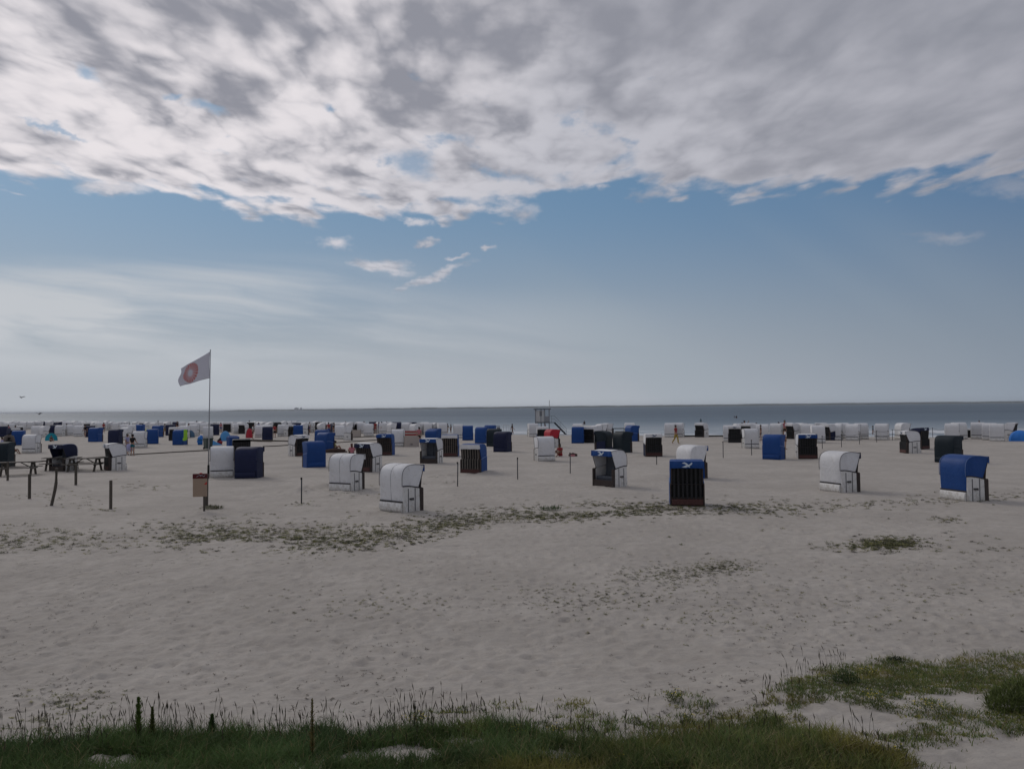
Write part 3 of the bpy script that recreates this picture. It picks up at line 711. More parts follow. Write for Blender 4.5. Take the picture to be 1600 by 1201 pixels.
# ------------------------------------------------------------------ people
def bake_skin(verts, edges, radii, root, levels, name):
    me = bpy.data.meshes.new(name); me.from_pydata(verts, edges, [])
    o = bpy.data.objects.new('tmp', me); COL.objects.link(o)
    m = o.modifiers.new('s', 'SKIN'); m.use_smooth_shade = True
    for i, r in enumerate(radii): me.skin_vertices[0].data[i].radius = (r, r) if isinstance(r, float) else r
    for d in me.skin_vertices[0].data: d.use_root = False
    me.skin_vertices[0].data[root].use_root = True
    if levels: o.modifiers.new('d', 'SUBSURF').levels = levels; o.modifiers[-1].render_levels = levels
    dg = bpy.context.evaluated_depsgraph_get()
    r = bpy.data.meshes.new_from_object(o.evaluated_get(dg), depsgraph=dg); r.name = name
    bpy.data.objects.remove(o); return r
BASEJ = dict(pel=(0, 0, .96), spi=(0, .0, 1.14), che=(0, .0, 1.34), nek=(0, .0, 1.49), hd1=(0, -.02, 1.56), hd2=(0, -.015, 1.64), hd3=(0, 0, 1.71),
    shL=(.17, 0, 1.41), elL=(.24, .03, 1.13), wrL=(.25, -.05, .88), paL=(.25, -.07, .81), hiL=(.09, 0, .90), knL=(.10, -.02, .50), anL=(.10, .03, .08), toL=(.10, -.14, .035))
for k_ in list(BASEJ):
    if k_.endswith('L'): v_ = BASEJ[k_]; BASEJ[k_[:-1]+'R'] = (-v_[0], v_[1], v_[2])
RAD = dict(pel=(.155, .11), spi=(.125, .095), che=(.15, .11), nek=.055, hd1=.068, hd2=.088, hd3=.062, sh=.058, el=.042, wr=.028, pa=.030, hi=.088, kn=.056, an=.038, to=.034)
POSES = dict(
    stand={}, 
    walk=dict(knL=(.10, -.16, .52), anL=(.10, -.20, .09), toL=(.10, -.38, .05), knR=(-.10, .05, .50), anR=(-.10, .32, .14), toR=(-.10, .18, .04), elL=(.24, .13, 1.15), wrL=(.25, .16, .90), paL=(.25, .16, .83), elR=(-.24, -.03, 1.13), wrR=(-.25, -.22, .95), paR=(-.25, -.28, .90)),
    arm=dict(elL=(.36, -.10, 1.38), wrL=(.40, -.25, 1.58), paL=(.40, -.28, 1.65), elR=(-.28, -.05, 1.15), wrR=(-.20, -.26, 1.10), paR=(-.15, -.30, 1.10)),
    wheel=dict(elL=(.26, -.08, 1.12), wrL=(.20, -.32, 1.04), paL=(.18, -.38, 1.02), elR=(-.26, -.08, 1.12), wrR=(-.20, -.32, 1.04), paR=(-.18, -.38, 1.02)),
    sit=dict(pel=(0, 0, .13), spi=(0, .0, .31), che=(0, -.05, .50), nek=(0, -.09, .65), hd1=(0, -.13, .71), hd2=(0, -.13, .79), hd3=(0, -.12, .86), shL=(.17, -.06, .57), shR=(-.17, -.06, .57),
        elL=(.25, -.18, .36), elR=(-.25, -.18, .36), wrL=(.14, -.38, .38), wrR=(-.14, -.38, .38), paL=(.09, -.42, .40), paR=(-.09, -.42, .40), hiL=(.10, -.04, .12), hiR=(-.10, -.04, .12),
        knL=(.16, -.42, .42), knR=(-.16, -.42, .42), anL=(.12, -.62, .07), anR=(-.12, -.62, .07), toL=(.12, -.78, .04), toR=(-.12, -.78, .04)),
)
PM = {}
def pose_mesh(pose, what):
    k = (pose, what)
    if k in PM: return PM[k]
    J = dict(BASEJ); J.update(POSES[pose]); V = []; RR = []; ix = {}
    def add(n, p, r): ix[n] = len(V); V.append(tuple(p)); RR.append(r)
    def lerp(a, b, t): return tuple(Vector(J[a]).lerp(Vector(J[b]), t))
    Ed = []
    if what == 'body':
        for n in J: add(n, J[n], RAD.get(n, RAD.get(n[:-1], .05)))
        for a, b in [('pel', 'spi'), ('spi', 'che'), ('che', 'nek'), ('nek', 'hd1'), ('hd1', 'hd2'), ('hd2', 'hd3')] + [(x+s_, y+s_) for s_ in 'LR' for x, y in (('sh', 'el'), ('el', 'wr'), ('wr', 'pa'), ('hi', 'kn'), ('kn', 'an'), ('an', 'to'))] + [('che', 'shL'), ('che', 'shR'), ('pel', 'hiL'), ('pel', 'hiR')]:
            Ed.append((ix[a], ix[b]))
        add('nose', Vector(J['hd2'])+Vector((0, -.10, -.01)), .014); Ed.append((ix['hd2'], ix['nose']))
        for s_ in 'LR':          # four fingers and a thumb on each palm
            w_, p_ = Vector(J['wr'+s_]), Vector(J['pa'+s_]); d = (p_-w_).normalized(); sd_ = d.cross(Vector((1, 0, 0))).normalized()
            for i, (off, L) in enumerate(((-.027, .062), (-.009, .074), (.009, .070), (.027, .052))):
                m_ = p_ + sd_*off + d*(.03+L*.5); e_ = m_ + d*L*.5 + Vector((0, -.012, 0))
                add(f'f{i}{s_}', m_, .009); add(f'g{i}{s_}', e_, .007); Ed += [(ix['pa'+s_], ix[f'f{i}{s_}']), (ix[f'f{i}{s_}'], ix[f'g{i}{s_}'])]
            t_ = w_ + d*.035 - sd_*.045; add('t'+s_, t_, .010); add('u'+s_, t_ + d*.035 - sd_*.012, .008); Ed += [(ix['wr'+s_], ix['t'+s_]), (ix['t'+s_], ix['u'+s_])]
        me = bake_skin(V, Ed, RR, ix['pel'], 1, 'body_'+pose)
    elif what in ('shirt', 'dress'):
        add('pel', Vector(J['pel'])+Vector((0, 0, .02)), (.165, .122)); add('spi', J['spi'], (.142, .112)); add('che', J['che'], (.165, .126)); add('nk', lerp('che', 'nek', .75), .075)
        Ed = [(0, 1), (1, 2), (2, 3)]
        for s_ in 'LR': add('sh'+s_, J['sh'+s_], .072); add('el'+s_, lerp('sh'+s_, 'el'+s_, .55), .06); Ed += [(2, ix['sh'+s_]), (ix['sh'+s_], ix['el'+s_])]
        me = bake_skin(V, Ed, RR, 0, 1, what+pose)
    elif what in ('shorts', 'trousers'):
        t = .62 if what == 'shorts' else 1
        add('top', lerp('pel', 'spi', .35), (.15, .115)); add('pel', J['pel'], (.168, .125)); Ed = [(0, 1)]
        for s_ in 'LR':
            add('hi'+s_, J['hi'+s_], .102); add('k'+s_, lerp('hi'+s_, 'kn'+s_, t), .088 if t < 1 else .072); Ed += [(1, ix['hi'+s_]), (ix['hi'+s_], ix['k'+s_])]
            if t == 1: add('a'+s_, lerp('kn'+s_, 'an'+s_, .92), .058); Ed += [(ix['k'+s_], ix['a'+s_])]
        me = bake_skin(V, Ed, RR, 1, 1, what+pose)
    elif what in ('hair', 'longhair'):
        h = Vector(J['hd2']); add('a', h+Vector((0, .035, .0)), .085); add('b', h+Vector((0, .012, .055)), .082); add('c', h+Vector((0, .03, -.06)), .05 if what == 'hair' else .075); Ed = [(0, 1), (0, 2)]
        if what == 'longhair': add('d', h+Vector((0, .09, -.20)), .075); add('e', h+Vector((0, .12, -.34)), .05); Ed += [(2, 3), (3, 4)]
        me = bake_skin(V, Ed, RR, 0, 1, what+pose)
    for p in me.polygons: p.use_smooth = True
    PM[k] = me; return me
def inst(name, me, m, parent):
    k = (me.name, m.name)
    if k not in PM:
        c = me.copy(); c.materials.clear(); c.materials.append(m); PM[k] = c
    return link(name, PM[k], parent)
def person(px, by, a, pose, top, low, label, hair='hair', skin='skin', lown='shorts', z=None, h=1.0, group='people on the beach', hm='hair'):
    p = at(px, by); p.z = gz(p.x, p.y)-.01 if z is None else z
    t = thing('person', label, 'person', p, R(a)-math.atan2(p.x, p.y), group); t.scale = (h,)*3
    inst('body', pose_mesh(pose, 'body'), MAT[skin], t); inst(hair, pose_mesh(pose, hair), MAT[hm], t).name = 'hair'
    if top: inst('top', pose_mesh(pose, 'shirt'), MAT['cloth_'+top], t)
    if low: inst(lown, pose_mesh(pose, lown), MAT['cloth_'+low], t)
    return t
person(1056, 693, 62, 'walk', 'red', 'yellow', 'man in yellow trousers and red top walking alone across the sand', lown='trousers', h=1.02)
person(655, 695, 170, 'stand', 'pink', 'black', 'woman in pink top and black shorts standing by the striped windbreak')
person(207, 711, 150, 'wheel', 'black', 'teal', 'person in black top and teal shorts, right one of the standing couple')
person(199, 710, 60, 'stand', 'lilac', 'black', 'person in pale lilac top, left one of the standing couple')
person(429, 684, 165, 'stand', 'red', 'black', 'person in red top and black shorts next to the navy chair')
person(522, 704, 100, 'sit', 'lime', 'black', 'person in pale green top sitting on a dark blanket by a blue chair')
person(550, 712, 190, 'sit', 'pink', 'black', 'long-haired woman sitting behind the white chair with a seam', hair='longhair', hm='redhair')
person(876, 713, -35, 'sit', 'red', 'red', 'person in red sitting alone on the sand below the tower', skin='tan')
person(586.5, 677, 170, 'stand', 'red', 'red', 'person all in red, leftmost of the group standing by the water', h=.97)
person(592, 677, 120, 'stand', 'blue', 'blue', 'person in blue, second from left in the group by the water', h=.95)
person(596.5, 677.5, -100, 'stand', 'lilac', 'blue', 'person in pale top and blue shorts, third in the group by the water')
person(604, 677, 90, 'walk', 'black', 'black', 'person in black, rightmost of the group by the water')
person(800.5, 674.5, 110, 'walk', 'black', 'cloth' and 'black', 'dark-clad person walking right of the tall metal frame', h=1.0)
person(695.5, 672, 30, 'stand', 'black', 'black', 'leftmost of three dark figures near the water left of the flared blue chair', h=.92)
person(699.5, 673, 120, 'wheel', 'black', 'black', 'middle one of three dark figures near the water', h=.9)
person(704.5, 672.5, -60, 'stand', 'grey', 'black', 'rightmost of three dark figures near the water, grey top', h=.9)
person(1160, 679, 60, 'stand', 'grey', 'black', 'person in grey with bare head left of the waving one near the water', h=.95)
person(1163.5, 678, 60, 'arm', 'lilac', 'grey', 'person reaching out an arm above the chairs near the water', h=1.12)
person(1182, 677, 0, 'stand', 'teal', 'black', 'person in teal at the water behind the white chairs at right', h=1.0)
person(1198.5, 672.5, -90, 'stand', 'black', 'black', 'dark-haired person in black behind the white chair above the tall blue one', h=.8)
person(1206, 684, 150, 'wheel', 'red', 'black', 'person in dark red top above the tall blue chair', h=.92)
person(1226.5, 684, -10, 'stand', 'pink', 'brown', 'person with dark hair and pink top right of the red-topped one', h=1.1)
person(1227.5, 702, 90, 'stand', 'white', 'brown', 'person in white shirt half hidden behind the tall blue chair', h=.95)
person(1356, 675, 90, 'stand', 'white', 'black', 'person in white top and dark shorts wading at the right', h=.95)
person(1364, 675, -90, 'stand', 'teal', None, 'person in teal wading beside the white-topped one at the right', h=.92)
person(13, 681, 150, 'stand', 'pink', 'grey', 'person in pink top among the chairs at the far left', h=1.0)
person(3, 712, 80, 'stand', 'lilac', 'grey', 'person in pale top at the left edge above the picnic table', h=.9)
person(277, 675, 30, 'walk', 'black', 'black', 'dark figure walking in the far row left of the flagpole', h=1.05)
person(295, 679, 30, 'stand', 'brown', 'grey', 'person in brown top just above the slate blue tent', h=1.0)
person(307.5, 673, 160, 'stand', 'black', 'black', 'dark figure in the far row close to the flagpole', h=1.05)
person(257.5, 680, 160, 'stand', 'grey', 'yellow', 'person in grey top and yellow shorts left of the dark chairs', h=1.0)
person(389.5, 672, 160, 'stand', 'black', 'black', 'dark figure standing behind the red canvas left of centre', h=1.0)
person(395, 686, 90, 'stand', 'white', 'black', 'person in white top and black shorts right of the red canvas', h=1.05)
person(513.5, 680, 160, 'stand', 'red', 'blue', 'person in red top and blue shorts above the blue chairs', h=1.02)
person(522, 683, 60, 'stand', 'black', 'black', 'dark figure right of the red and blue one', h=1.05)
person(569, 676, 120, 'stand', 'pink', 'white', 'person in pink beside the white chair left of the water group', h=1.0)
person(322.5, 682, 120, 'wheel', 'brown', 'red', 'person in brown and red among the chairs behind the waste bin', h=.8)
person(840, 676, 100, 'stand', 'lilac', 'black', 'person in pale top under the left side of the lifeguard tower', h=.95)
person(852, 677, -60, 'arm', 'lilac', 'black', 'person in pale top with raised arm under the lifeguard tower', h=.85)
person(18, 709, 60, 'sit', 'brown', 'brown', 'person in brown sitting in front of the round wicker chair', skin='tan')
person(79.5, 689.5, 20, 'sit', 'brown', 'black', 'person sitting in the opening of the turquoise tent', h=.85)
for q in [(24, 684, 'stand', 'grey', 'black', 'person in grey by the blue chair at far left'), (104, 679, 'stand', 'black', 'black', 'dark figure between the far chairs right of the turquoise tent'), (133, 683, 'walk', 'black', 'grey', 'dark figure at the left of the blue chair right of the turquoise tent'), (162, 676, 'stand', 'red', 'black', 'red-topped figure in the far row above the navy chair at left'), (247, 668, 'stand', 'grey', 'black', 'grey figure near the water above the blue chairs at left'),
  (345, 676, 'stand', 'pink', 'blue', 'pink and blue figure between far chairs right of the flagpole'), (404, 676, 'walk', 'blue', 'black', 'blue-topped figure right of the one in white and black'), (455, 672, 'stand', 'black', 'black', 'dark figure behind the far blue chair left of centre'), (484, 676, 'stand', 'white', 'blue', 'white and blue figure in the gap right of the far blue chair'), (540, 674, 'stand', 'brown', 'black', 'brown-topped figure among the far chairs left of the beige windbreak'),
  (612, 676, 'stand', 'pink', 'red', 'pink and red figure just right of the group by the water'), (626, 676, 'walk', 'black', 'grey', 'dark walking figure in the last row left of the woman in pink'), (1189, 689, 'stand', 'brown', 'black', 'brown-topped figure left of the tall blue covered chair'), (1217, 683, 'stand', 'grey', 'grey', 'grey figure between the red-topped and the pink-topped one')]:
    person(q[0], q[1], random.uniform(-180, 180), q[2], q[3], q[4], q[5], h=random.uniform(.92, 1.04))
def wader(px, y, label, c='black', zz=-1.15, h=1.0): 
    d = (y-hor(px)); by = y
    return person(px, by, random.choice([0, 90, 170]), 'stand', c, 'black', label, z=WATER_Z+zz+.2, h=h, group='people wading in the sea')
wader(913, 660.5, 'lone dark figure wading in the sea right of the tower'); wader(1095, 657, 'lone figure wading with a raised look above the open white chair', 'teal')
wader(1147.3, 651.5, 'left one of two figures far out in the sea'); wader(1150.6, 651.5, 'right one of two figures far out in the sea')
wader(441, 660, 'dark figure wading in the sea left of centre'); wader(1530, 661, 'figure wading above the white chairs at the far right', 'grey')
wader(417, 662, 'pale figure wading above the navy chair left of centre', 'lilac'); wader(202, 664, 'dark figure at the water above the standing couple')

# ------------------------------------------------------------------ flag, sign, posts
def flag():
    b = at(325.5, 745); b.z = gz(b.x, b.y)
    t = thing('flagpole', 'tall thin grey flagpole with white flag, beside the white and navy chairs', 'flagpole', b)
    H = 6.72; lean = Vector((.10, 0, H))
    MB().tube([(0, 0, .3), lean], .03, 10, taper=[.034, .022]).obj('pole', MAT['metal'], t, True)
    MB().tube([(0, 0, -.05), (lean/H*.62)], .058, 10).obj('pole_sleeve', MAT['rubber'], t, True)
    MB().tube([lean, lean+Vector((0, 0, .04))], .034, 8).obj('pole_cap', MAT['metal'], t, True)
    top = lean + Vector((-.02, 0, -.05))
    def P(s_, v): 
        wv = math.sin(s_*8.5+v*1.3)*.11*s_**.7 + math.sin(s_*15+v*3)*.03*s_
        edge = .06*math.sin(v*7.0)*sm(s_, .8, 1)
        return top + Vector((-1.80*s_+edge - .03*math.sin(v*3), .45*s_ + wv, -.88*s_**.93*(1-v) - (1.43 + .42*s_**1.1)*v + .03*math.sin(s_*9)*s_))
    mb = MB(); nu, nv = 34, 22
    for j in range(nv+1):
        for i in range(nu+1): mb.v.append(tuple(P(i/nu, j/nv)))
    for j in range(nv):
        for i in range(nu): k = j*(nu+1)+i; mb.f.append((k, k+1, k+nu+2, k+nu+1))
    fl = mb.obj('flag', MAT['flag'], t, True)
    m = fl.modifiers.new('s', 'SOLIDIFY'); m.thickness = .004; m.offset = 0
    nr = 20
    mb = MB()
    for k in range(nr):
        a = 2*math.pi*k/nr
        for side in (-.009, .009):
            q = []
            for rr, w_ in ((.36, .050), (.60, .068), (.80, .088), (1.0, .10)):
                for sg in (-1, 1):
                    an = a+sg*w_; q.append(P(.63+.265*rr*math.cos(an), .50+.45*rr*math.sin(an)) + Vector((0, side, 0)))
            base = len(mb.v); mb.v += [tuple(x) for x in q]
            for i in range(3): mb.f.append((base+2*i, base+2*i+1, base+2*i+3, base+2*i+2))
    e = mb.obj('sun_emblem', MAT['flagred'], fl); tag(e, 'red sunburst of narrow rays', kind='stuff')
flag()
def notice():
    b = at(314, 799); b.z = gz(b.x, b.y)
    t = thing('notice_board', 'beige notice panel with dark red top band on short legs, below the flagpole', 'sign', b, R(12))
    MB().bar((.10, .03, -.1), (.10, .03, .9), .06, .06).obj('leg', MAT['post'], t)
    MB().box((-.03, -.01, .88), (.47, .05, .74)).obj('panel', MAT['board'], t, bevel=.008)
    MB().box((-.03, -.012, 1.225), (.48, .062, .165)).obj('top_band', MAT['bandred'], t, bevel=.006)
    mb = MB(); z0 = 1.225
    for a, c in [((-.10, .0), (-.05, .035)), ((-.05, .035), (0, .0)), ((0, .0), (.05, .03)), ((.05, .03), (.09, -.02)), ((.09, -.02), (.14, .025)), ((-.10, .0), (-.15, -.02)), ((-.02, .02), (.03, .05))]:
        mb.bar((a[0], -.046, z0+a[1]), (c[0], -.046, z0+c[1]), .010, .012, up=(0, 1, 0))
    tag(mb.obj('band_mark', MAT['flag'], t), kind='stuff')
    MB().add([(.10, -.040, .93), (.20, -.040, .93), (.20, -.040, 1.03), (.10, -.034, .93), (.20, -.034, .93), (.20, -.034, 1.03)], [(0, 1, 2), (5, 4, 3), (0, 3, 4, 1), (1, 4, 5, 2), (2, 5, 3, 0)]).obj('red_triangle', MAT['signred'], t)
    MB().tube([(0, -.02, 1.31), (.0, -.02, 1.335)], .05, 10).obj('life_ring_cap', MAT['signred'], t)
    b = at(322, 789); b.z = gz(b.x, b.y)
    t = thing('signpost', 'thick dark wooden post with boxy head right behind the beige notice panel', 'post', b, R(5))
    MB().bar((0, 0, -.1), (0, .02, 1.0), .13, .12).obj('post', MAT['post'], t, bevel=.012)
    MB().box((-.03, .02, 1.08), (.24, .16, .18)).obj('head_box', MAT['wood'], t, bevel=.012)
notice()
def wpost(px, by, top, ww, label, tx=0, bent=False):
    b = at(px, by); b.z = gz(b.x, b.y); sc_ = (by-hor(px))/CH; h = (by-top)/sc_; w_ = ww/sc_
    t = thing('wooden_post', label, 'post', b, random.uniform(-.4, .4), 'grey wooden posts by the picnic tables')
    dx = tx/sc_
    if bent: pts = [(0, 0, -.15), (dx*.75, 0, h*.42), (dx*.9, 0.02, h*.6), (dx, 0, h)]
    else: pts = [(0, 0, -.15), (dx*.5, 0, h*.5), (dx, 0, h)]
    mb = MB(); n = 9; mb.tube(pts, w_/2, n, taper=[w_/2*(1+.05*math.sin(3*i)) for i in range(len(pts))]); o = mb.obj('shaft', MAT['post'], t)
    mb = MB(); mb.tube([Vector(pts[-1])+Vector((0, 0, -.005)), Vector(pts[-1])+Vector((0, 0, .012))], w_/2*.93, n); mb.obj('sawn_top', MAT['plank'], t)
    return t
wpost(173, 796, 751, 4.6, 'grey round wooden post nearest the flagpole, standing upright alone')
wpost(46, 778, 740, 4.4, 'grey wooden post in front of the left picnic table, standing straight')
wpost(79, 790, 732, 4.6, 'bent grey wooden post leaning right with sand heaped behind it', tx=8, bent=True)
wpost(118.5, 758, 725, 4.0, 'grey wooden post in front of the right picnic table')
wpost(12, 751, 722, 3.4, 'thin grey wooden post at the far left before the picnic table')
def ipost(px, by, top, label, w_=.035):
    b = at(px, by); b.z = gz(b.x, b.y); h = (by-top)/((by-hor(px))/CH)
    t = thing('iron_post', label, 'post', b, 0, 'thin dark rope-fence posts')
    MB().tube([(0, 0, -.1), (random.uniform(-.02, .02), 0, h)], w_*.72, 7).obj('rod', MAT['darkmetal'], t, True)
    MB().tube([(0, 0, h-.06), (.0, 0, h+.02)], w_*1.0, 7).obj('cap', MAT['rubber'], t, True)
    return b + Vector((0, 0, h-.05))
ips = [(471, 786, 746, 'thin dark post left of the big white chair, beside dug-up sand'), (715, 759, 722, 'thin dark post between the big white chair and the pale-slatted blue one'),
 (809, 749, 715, 'thin dark post on open sand at the centre'), (891, 739, 707, 'thin dark post left of the open chair with towels'), (1026, 725, 712, 'thin dark post just below the white-valance black chair'),
 (1130, 715, 690, 'thin post with crooked top right of the half-hidden white chair'), (1174.5, 712, 688, 'thin dark post left of the tall blue covered chair'), (1285, 701, 681, 'first thin post right of the blue emblem chair'),
 (1315, 698, 678, 'second thin post right of the blue emblem chair'), (1343, 694, 677, 'third thin post right of the blue emblem chair'), (1370, 691, 673, 'thin post left of the left-turned white chair, first where the rope shows'),
 (1394.5, 688, 671, 'thin post just left of the left-turned white chair'), (1457.5, 683, 668, 'thin post right of the dark-roofed chair, left of two'), (1476.7, 682, 668, 'thin post right of the dark-roofed chair, right of two')]
tops = [ipost(*q) for q in ips]
def rope(tp, label):
    pts = []
    for a, b in zip(tp[:-1], tp[1:]):
        for k in range(8): q = a.lerp(b, k/8); q.z -= .10*4*(k/8)*(1-k/8); pts.append(q)
    pts.append(tp[-1]); tag(MB().tube(pts, .014, 5).obj('rope', MAT['darkmetal'], None, True), label, 'rope', 'fence ropes')
rope(tops[7:], 'upper thin dark rope strung along the posts at the right'); rope([p+Vector((0, 0, -.42)) for p in tops[10:]], 'lower thin dark rope strung along the posts at the right')

def beam(a, b, label, h=.085, w_=.08):
    p, q = at(*a), at(*b); c = (p+q)/2; L = (q-p).length; n = max(2, int(L/3))
    t = thing('edging_beam', label, 'timber edging', (c.x, c.y, gz(c.x, c.y)), 0, 'timber edgings in the sand')
    for i in range(n):
        s0, s1 = p.lerp(q, i/n), p.lerp(q, (i+.985)/n)
        s0.z = gz(s0.x, s0.y)+h/2; s1.z = gz(s1.x, s1.y)+h/2
        MB().bar(s0-t.location, s1-t.location, w_, h).obj('plank', MAT['post'], t)
beam((198, 710.5), (326, 703.5), 'long thin timber edging from the couple to the flagpole')
beam((387, 689), (452, 691), 'thick timber edging right of the black-slatted chair, the upper one', .22, .15)
beam((411, 698), (454, 695.5), 'thin timber edging below the thicker one left of the white-topped chair')
beam((524, 691.5), (592, 687), 'long timber edging behind the seated long-haired woman, the lower one')
beam((543, 684), (592, 682), 'timber edging behind the seated long-haired woman, the upper one')
beam((1060, 682), (1131, 682), 'timber edging near the water right of the man in yellow trousers', .16)
beam((44, 722.5), (168, 714.5), 'timber edging just behind the picnic tables')
def picnic(px, by, rz, label):
    b = at(px, by); b.y += .7; b.z = gz(b.x, b.y)
    t = thing('picnic_table', label, 'picnic table', b, R(rz)-math.atan2(b.x, b.y)*.4, 'weathered wooden picnic tables')
    for k in range(5): MB().box((0, -.30+.15*k, .745), (2.05, .135, .04)).obj('table_plank', MAT['plank'], t, bevel=.006)
    for s_ in (-1, 1):
        for k in range(2): MB().box((0, s_*(.64+.14*k), .44), (2.05, .13, .04)).obj('bench_plank', MAT['plank'], t, bevel=.006)
    for x in (-.72, .72):
        MB().box((x+.045, 0, .40), (.04, 1.50, .10)).obj('cross_beam', MAT['post'], t); MB().box((x+.045, 0, .70), (.04, .66, .08)).obj('top_batten', MAT['post'], t)
        for s_ in (-1, 1): MB().bar((x, s_*.62, -.03), (x, s_*.20, .725), .045, .11, up=(1, 0, 0)).obj('leg', MAT['post'], t)
        MB().bar((x*.9, 0, .40), (x*.15, 0, .72), .09, .04).obj('brace', MAT['post'], t)
picnic(16, 744, 6, 'weathered wooden picnic table at the left edge behind two posts')
picnic(86, 736, 4, 'weathered wooden picnic table before the black open chair, the left one there')
picnic(122, 737.5, -3, 'weathered wooden picnic table before the black open chair, the right one there')

# ------------------------------------------------------------------ lifeguard tower and small structures
def tower():
    b = at(848, 675.0); b.z = gz(b.x, b.y)
    t = thing('lifeguard_tower', 'white lifeguard tower on stilts with a stair down to the right', 'lifeguard tower', b, R(-4))
    k = 1.03
    for x in (-.95, -.2, .28, .92):
        for y in (-.9, .9): MB().bar((x*k, y, -.3), (x*k, y, 3.75), .12, .12).obj('stilt', MAT['metal'], t)
    MB().box((0, 0, 1.88), (2.1, 2.1, .10)).obj('floor', MAT['darkmetal'], t)
    MB().box((-.33, -.86, 2.36), (1.14, .05, .82)).obj('front_panel', MAT['tower'], t, bevel=.01)
    MB().box((-.33, .86, 2.75), (1.14, .05, 1.6)).obj('rear_panel', MAT['tower'], t)
    MB().box((-.94, 0, 2.75), (.05, 1.7, 1.6)).obj('side_wall', MAT['tower'], t); MB().box((.27, 0, 2.75), (.05, 1.7, 1.6)).obj('side_wall', MAT['tower'], t)
    MB().box((-.33, -.86, 3.19), (1.14, .05, .80)).obj('upper_panel', MAT['tower'], t)
    MB().box((-.22, -.895, 3.15), (.30, .02, .66)).obj('window', MAT['glass'], t)
    MB().box((.62, -.86, 2.36), (.60, .04, .82)).obj('balcony_panel', MAT['metal'], t); MB().box((.62, .86, 2.36), (.60, .04, .82)).obj('balcony_panel', MAT['tower'], t)
    MB().box((0, 0, 3.80), (2.42, 2.42, .12)).obj('roof', MAT['darkmetal'], t, bevel=.02)
    MB().tube([(1.0, 0, 3.85), (1.0, 0, 5.05)], .045, 6).obj('mast', MAT['tower'], t)
    MB().box((1.30, -.45, 1.88), (.85, .9, .07)).obj('landing', MAT['darkmetal'], t)
    for y in (-.85, -.05): MB().bar((1.68, y, 1.88), (3.45, y, .02), .06, .22).obj('stringer', MAT['darkmetal'], t)
    for i in range(9): f = (i+.5)/9; MB().box((1.68+1.77*f, -.45, 1.86-1.84*f), (.24, .78, .04)).obj('step', MAT['darkmetal'], t)
    for y in (-.88, -.02):
        MB().tube([(.95, y, 2.82), (1.68, y, 2.82), (3.4, y, 1.0), (3.4, y, .05)], .025, 6).obj('handrail', MAT['metal'], t)
        MB().tube([(1.3, y, 1.9), (1.3, y, 2.82)], .02, 6).obj('rail_post', MAT['metal'], t); MB().tube([(2.5, y, 1.05), (2.5, y, 1.95)], .02, 6).obj('rail_post', MAT['metal'], t)
        MB().tube([(1.3, y, 2.4), (1.68, y, 2.4), (3.4, y, .58)], .015, 5).obj('mid_rail', MAT['metal'], t)
tower()
def frame(px, by, w_, h, label, base=True):
    b = at(px, by); b.z = gz(b.x, b.y)
    t = thing('metal_frame', label, 'metal frame', b, 0, 'upright frames at the waterline')
    MB().tube([(-w_/2, 0, -.3), (-w_/2, 0, h)], .035, 6).obj('upright', MAT['tower'], t); MB().tube([(w_/2, 0, -.3), (w_/2, 0, h)], .035, 6).obj('upright', MAT['tower'], t)
    MB().tube([(-w_/2, 0, h), (w_/2, 0, h)], .04, 6).obj('top_bar', MAT['tower'], t); MB().tube([(0, 0, .4), (0, 0, h)], .018, 5).obj('middle_rod', MAT['metal'], t)
    if base: MB().prism([(-.3, -.2), (.3, -.2), (.22, .55), (-.22, .55)], -w_/2-.05, w_/2+.05).obj('footing', MAT['tower'], t)
frame(791, 673.5, .85, 1.62, 'tall white metal frame with footing at the waterline right of centre')
frame(267, 668, .5, 1.35, 'small white metal frame among the far chairs left of the flagpole', False)
frame(760, 672, .5, .95, 'small white metal frame above the blue cluster', False)
def small_sign():
    b = at(779, 680); b.z = gz(b.x, b.y); t = thing('small_sign', 'small dark sign on a post behind the dark chair cluster', 'sign', b)
    MB().tube([(0, 0, -.1), (0, 0, 1.1)], .03, 6).obj('post', MAT['tower'], t); MB().box((0, -.04, 1.05), (.42, .04, .38)).obj('sign_plate', MAT['cloth_grey'], t); MB().box((0, -.065, 1.12), (.36, .01, .12)).obj('printed_stripe', MAT['emblemw'], t)
    b = at(967, 680); b.z = gz(b.x, b.y); t = thing('beach_table', 'long low dark table near the water, behind the blackish chairs', 'table', b)
    MB().box((0, 0, .88), (1.75, .7, .10)).obj('table_top', MAT['darkmetal'], t); MB().box((0, -.35, .55), (1.6, .25, .06)).obj('bench', MAT['darkmetal'], t)
    for x in (-.7, .7): MB().box((x, 0, .42), (.09, .6, .84)).obj('leg', MAT['darkmetal'], t)
small_sign()
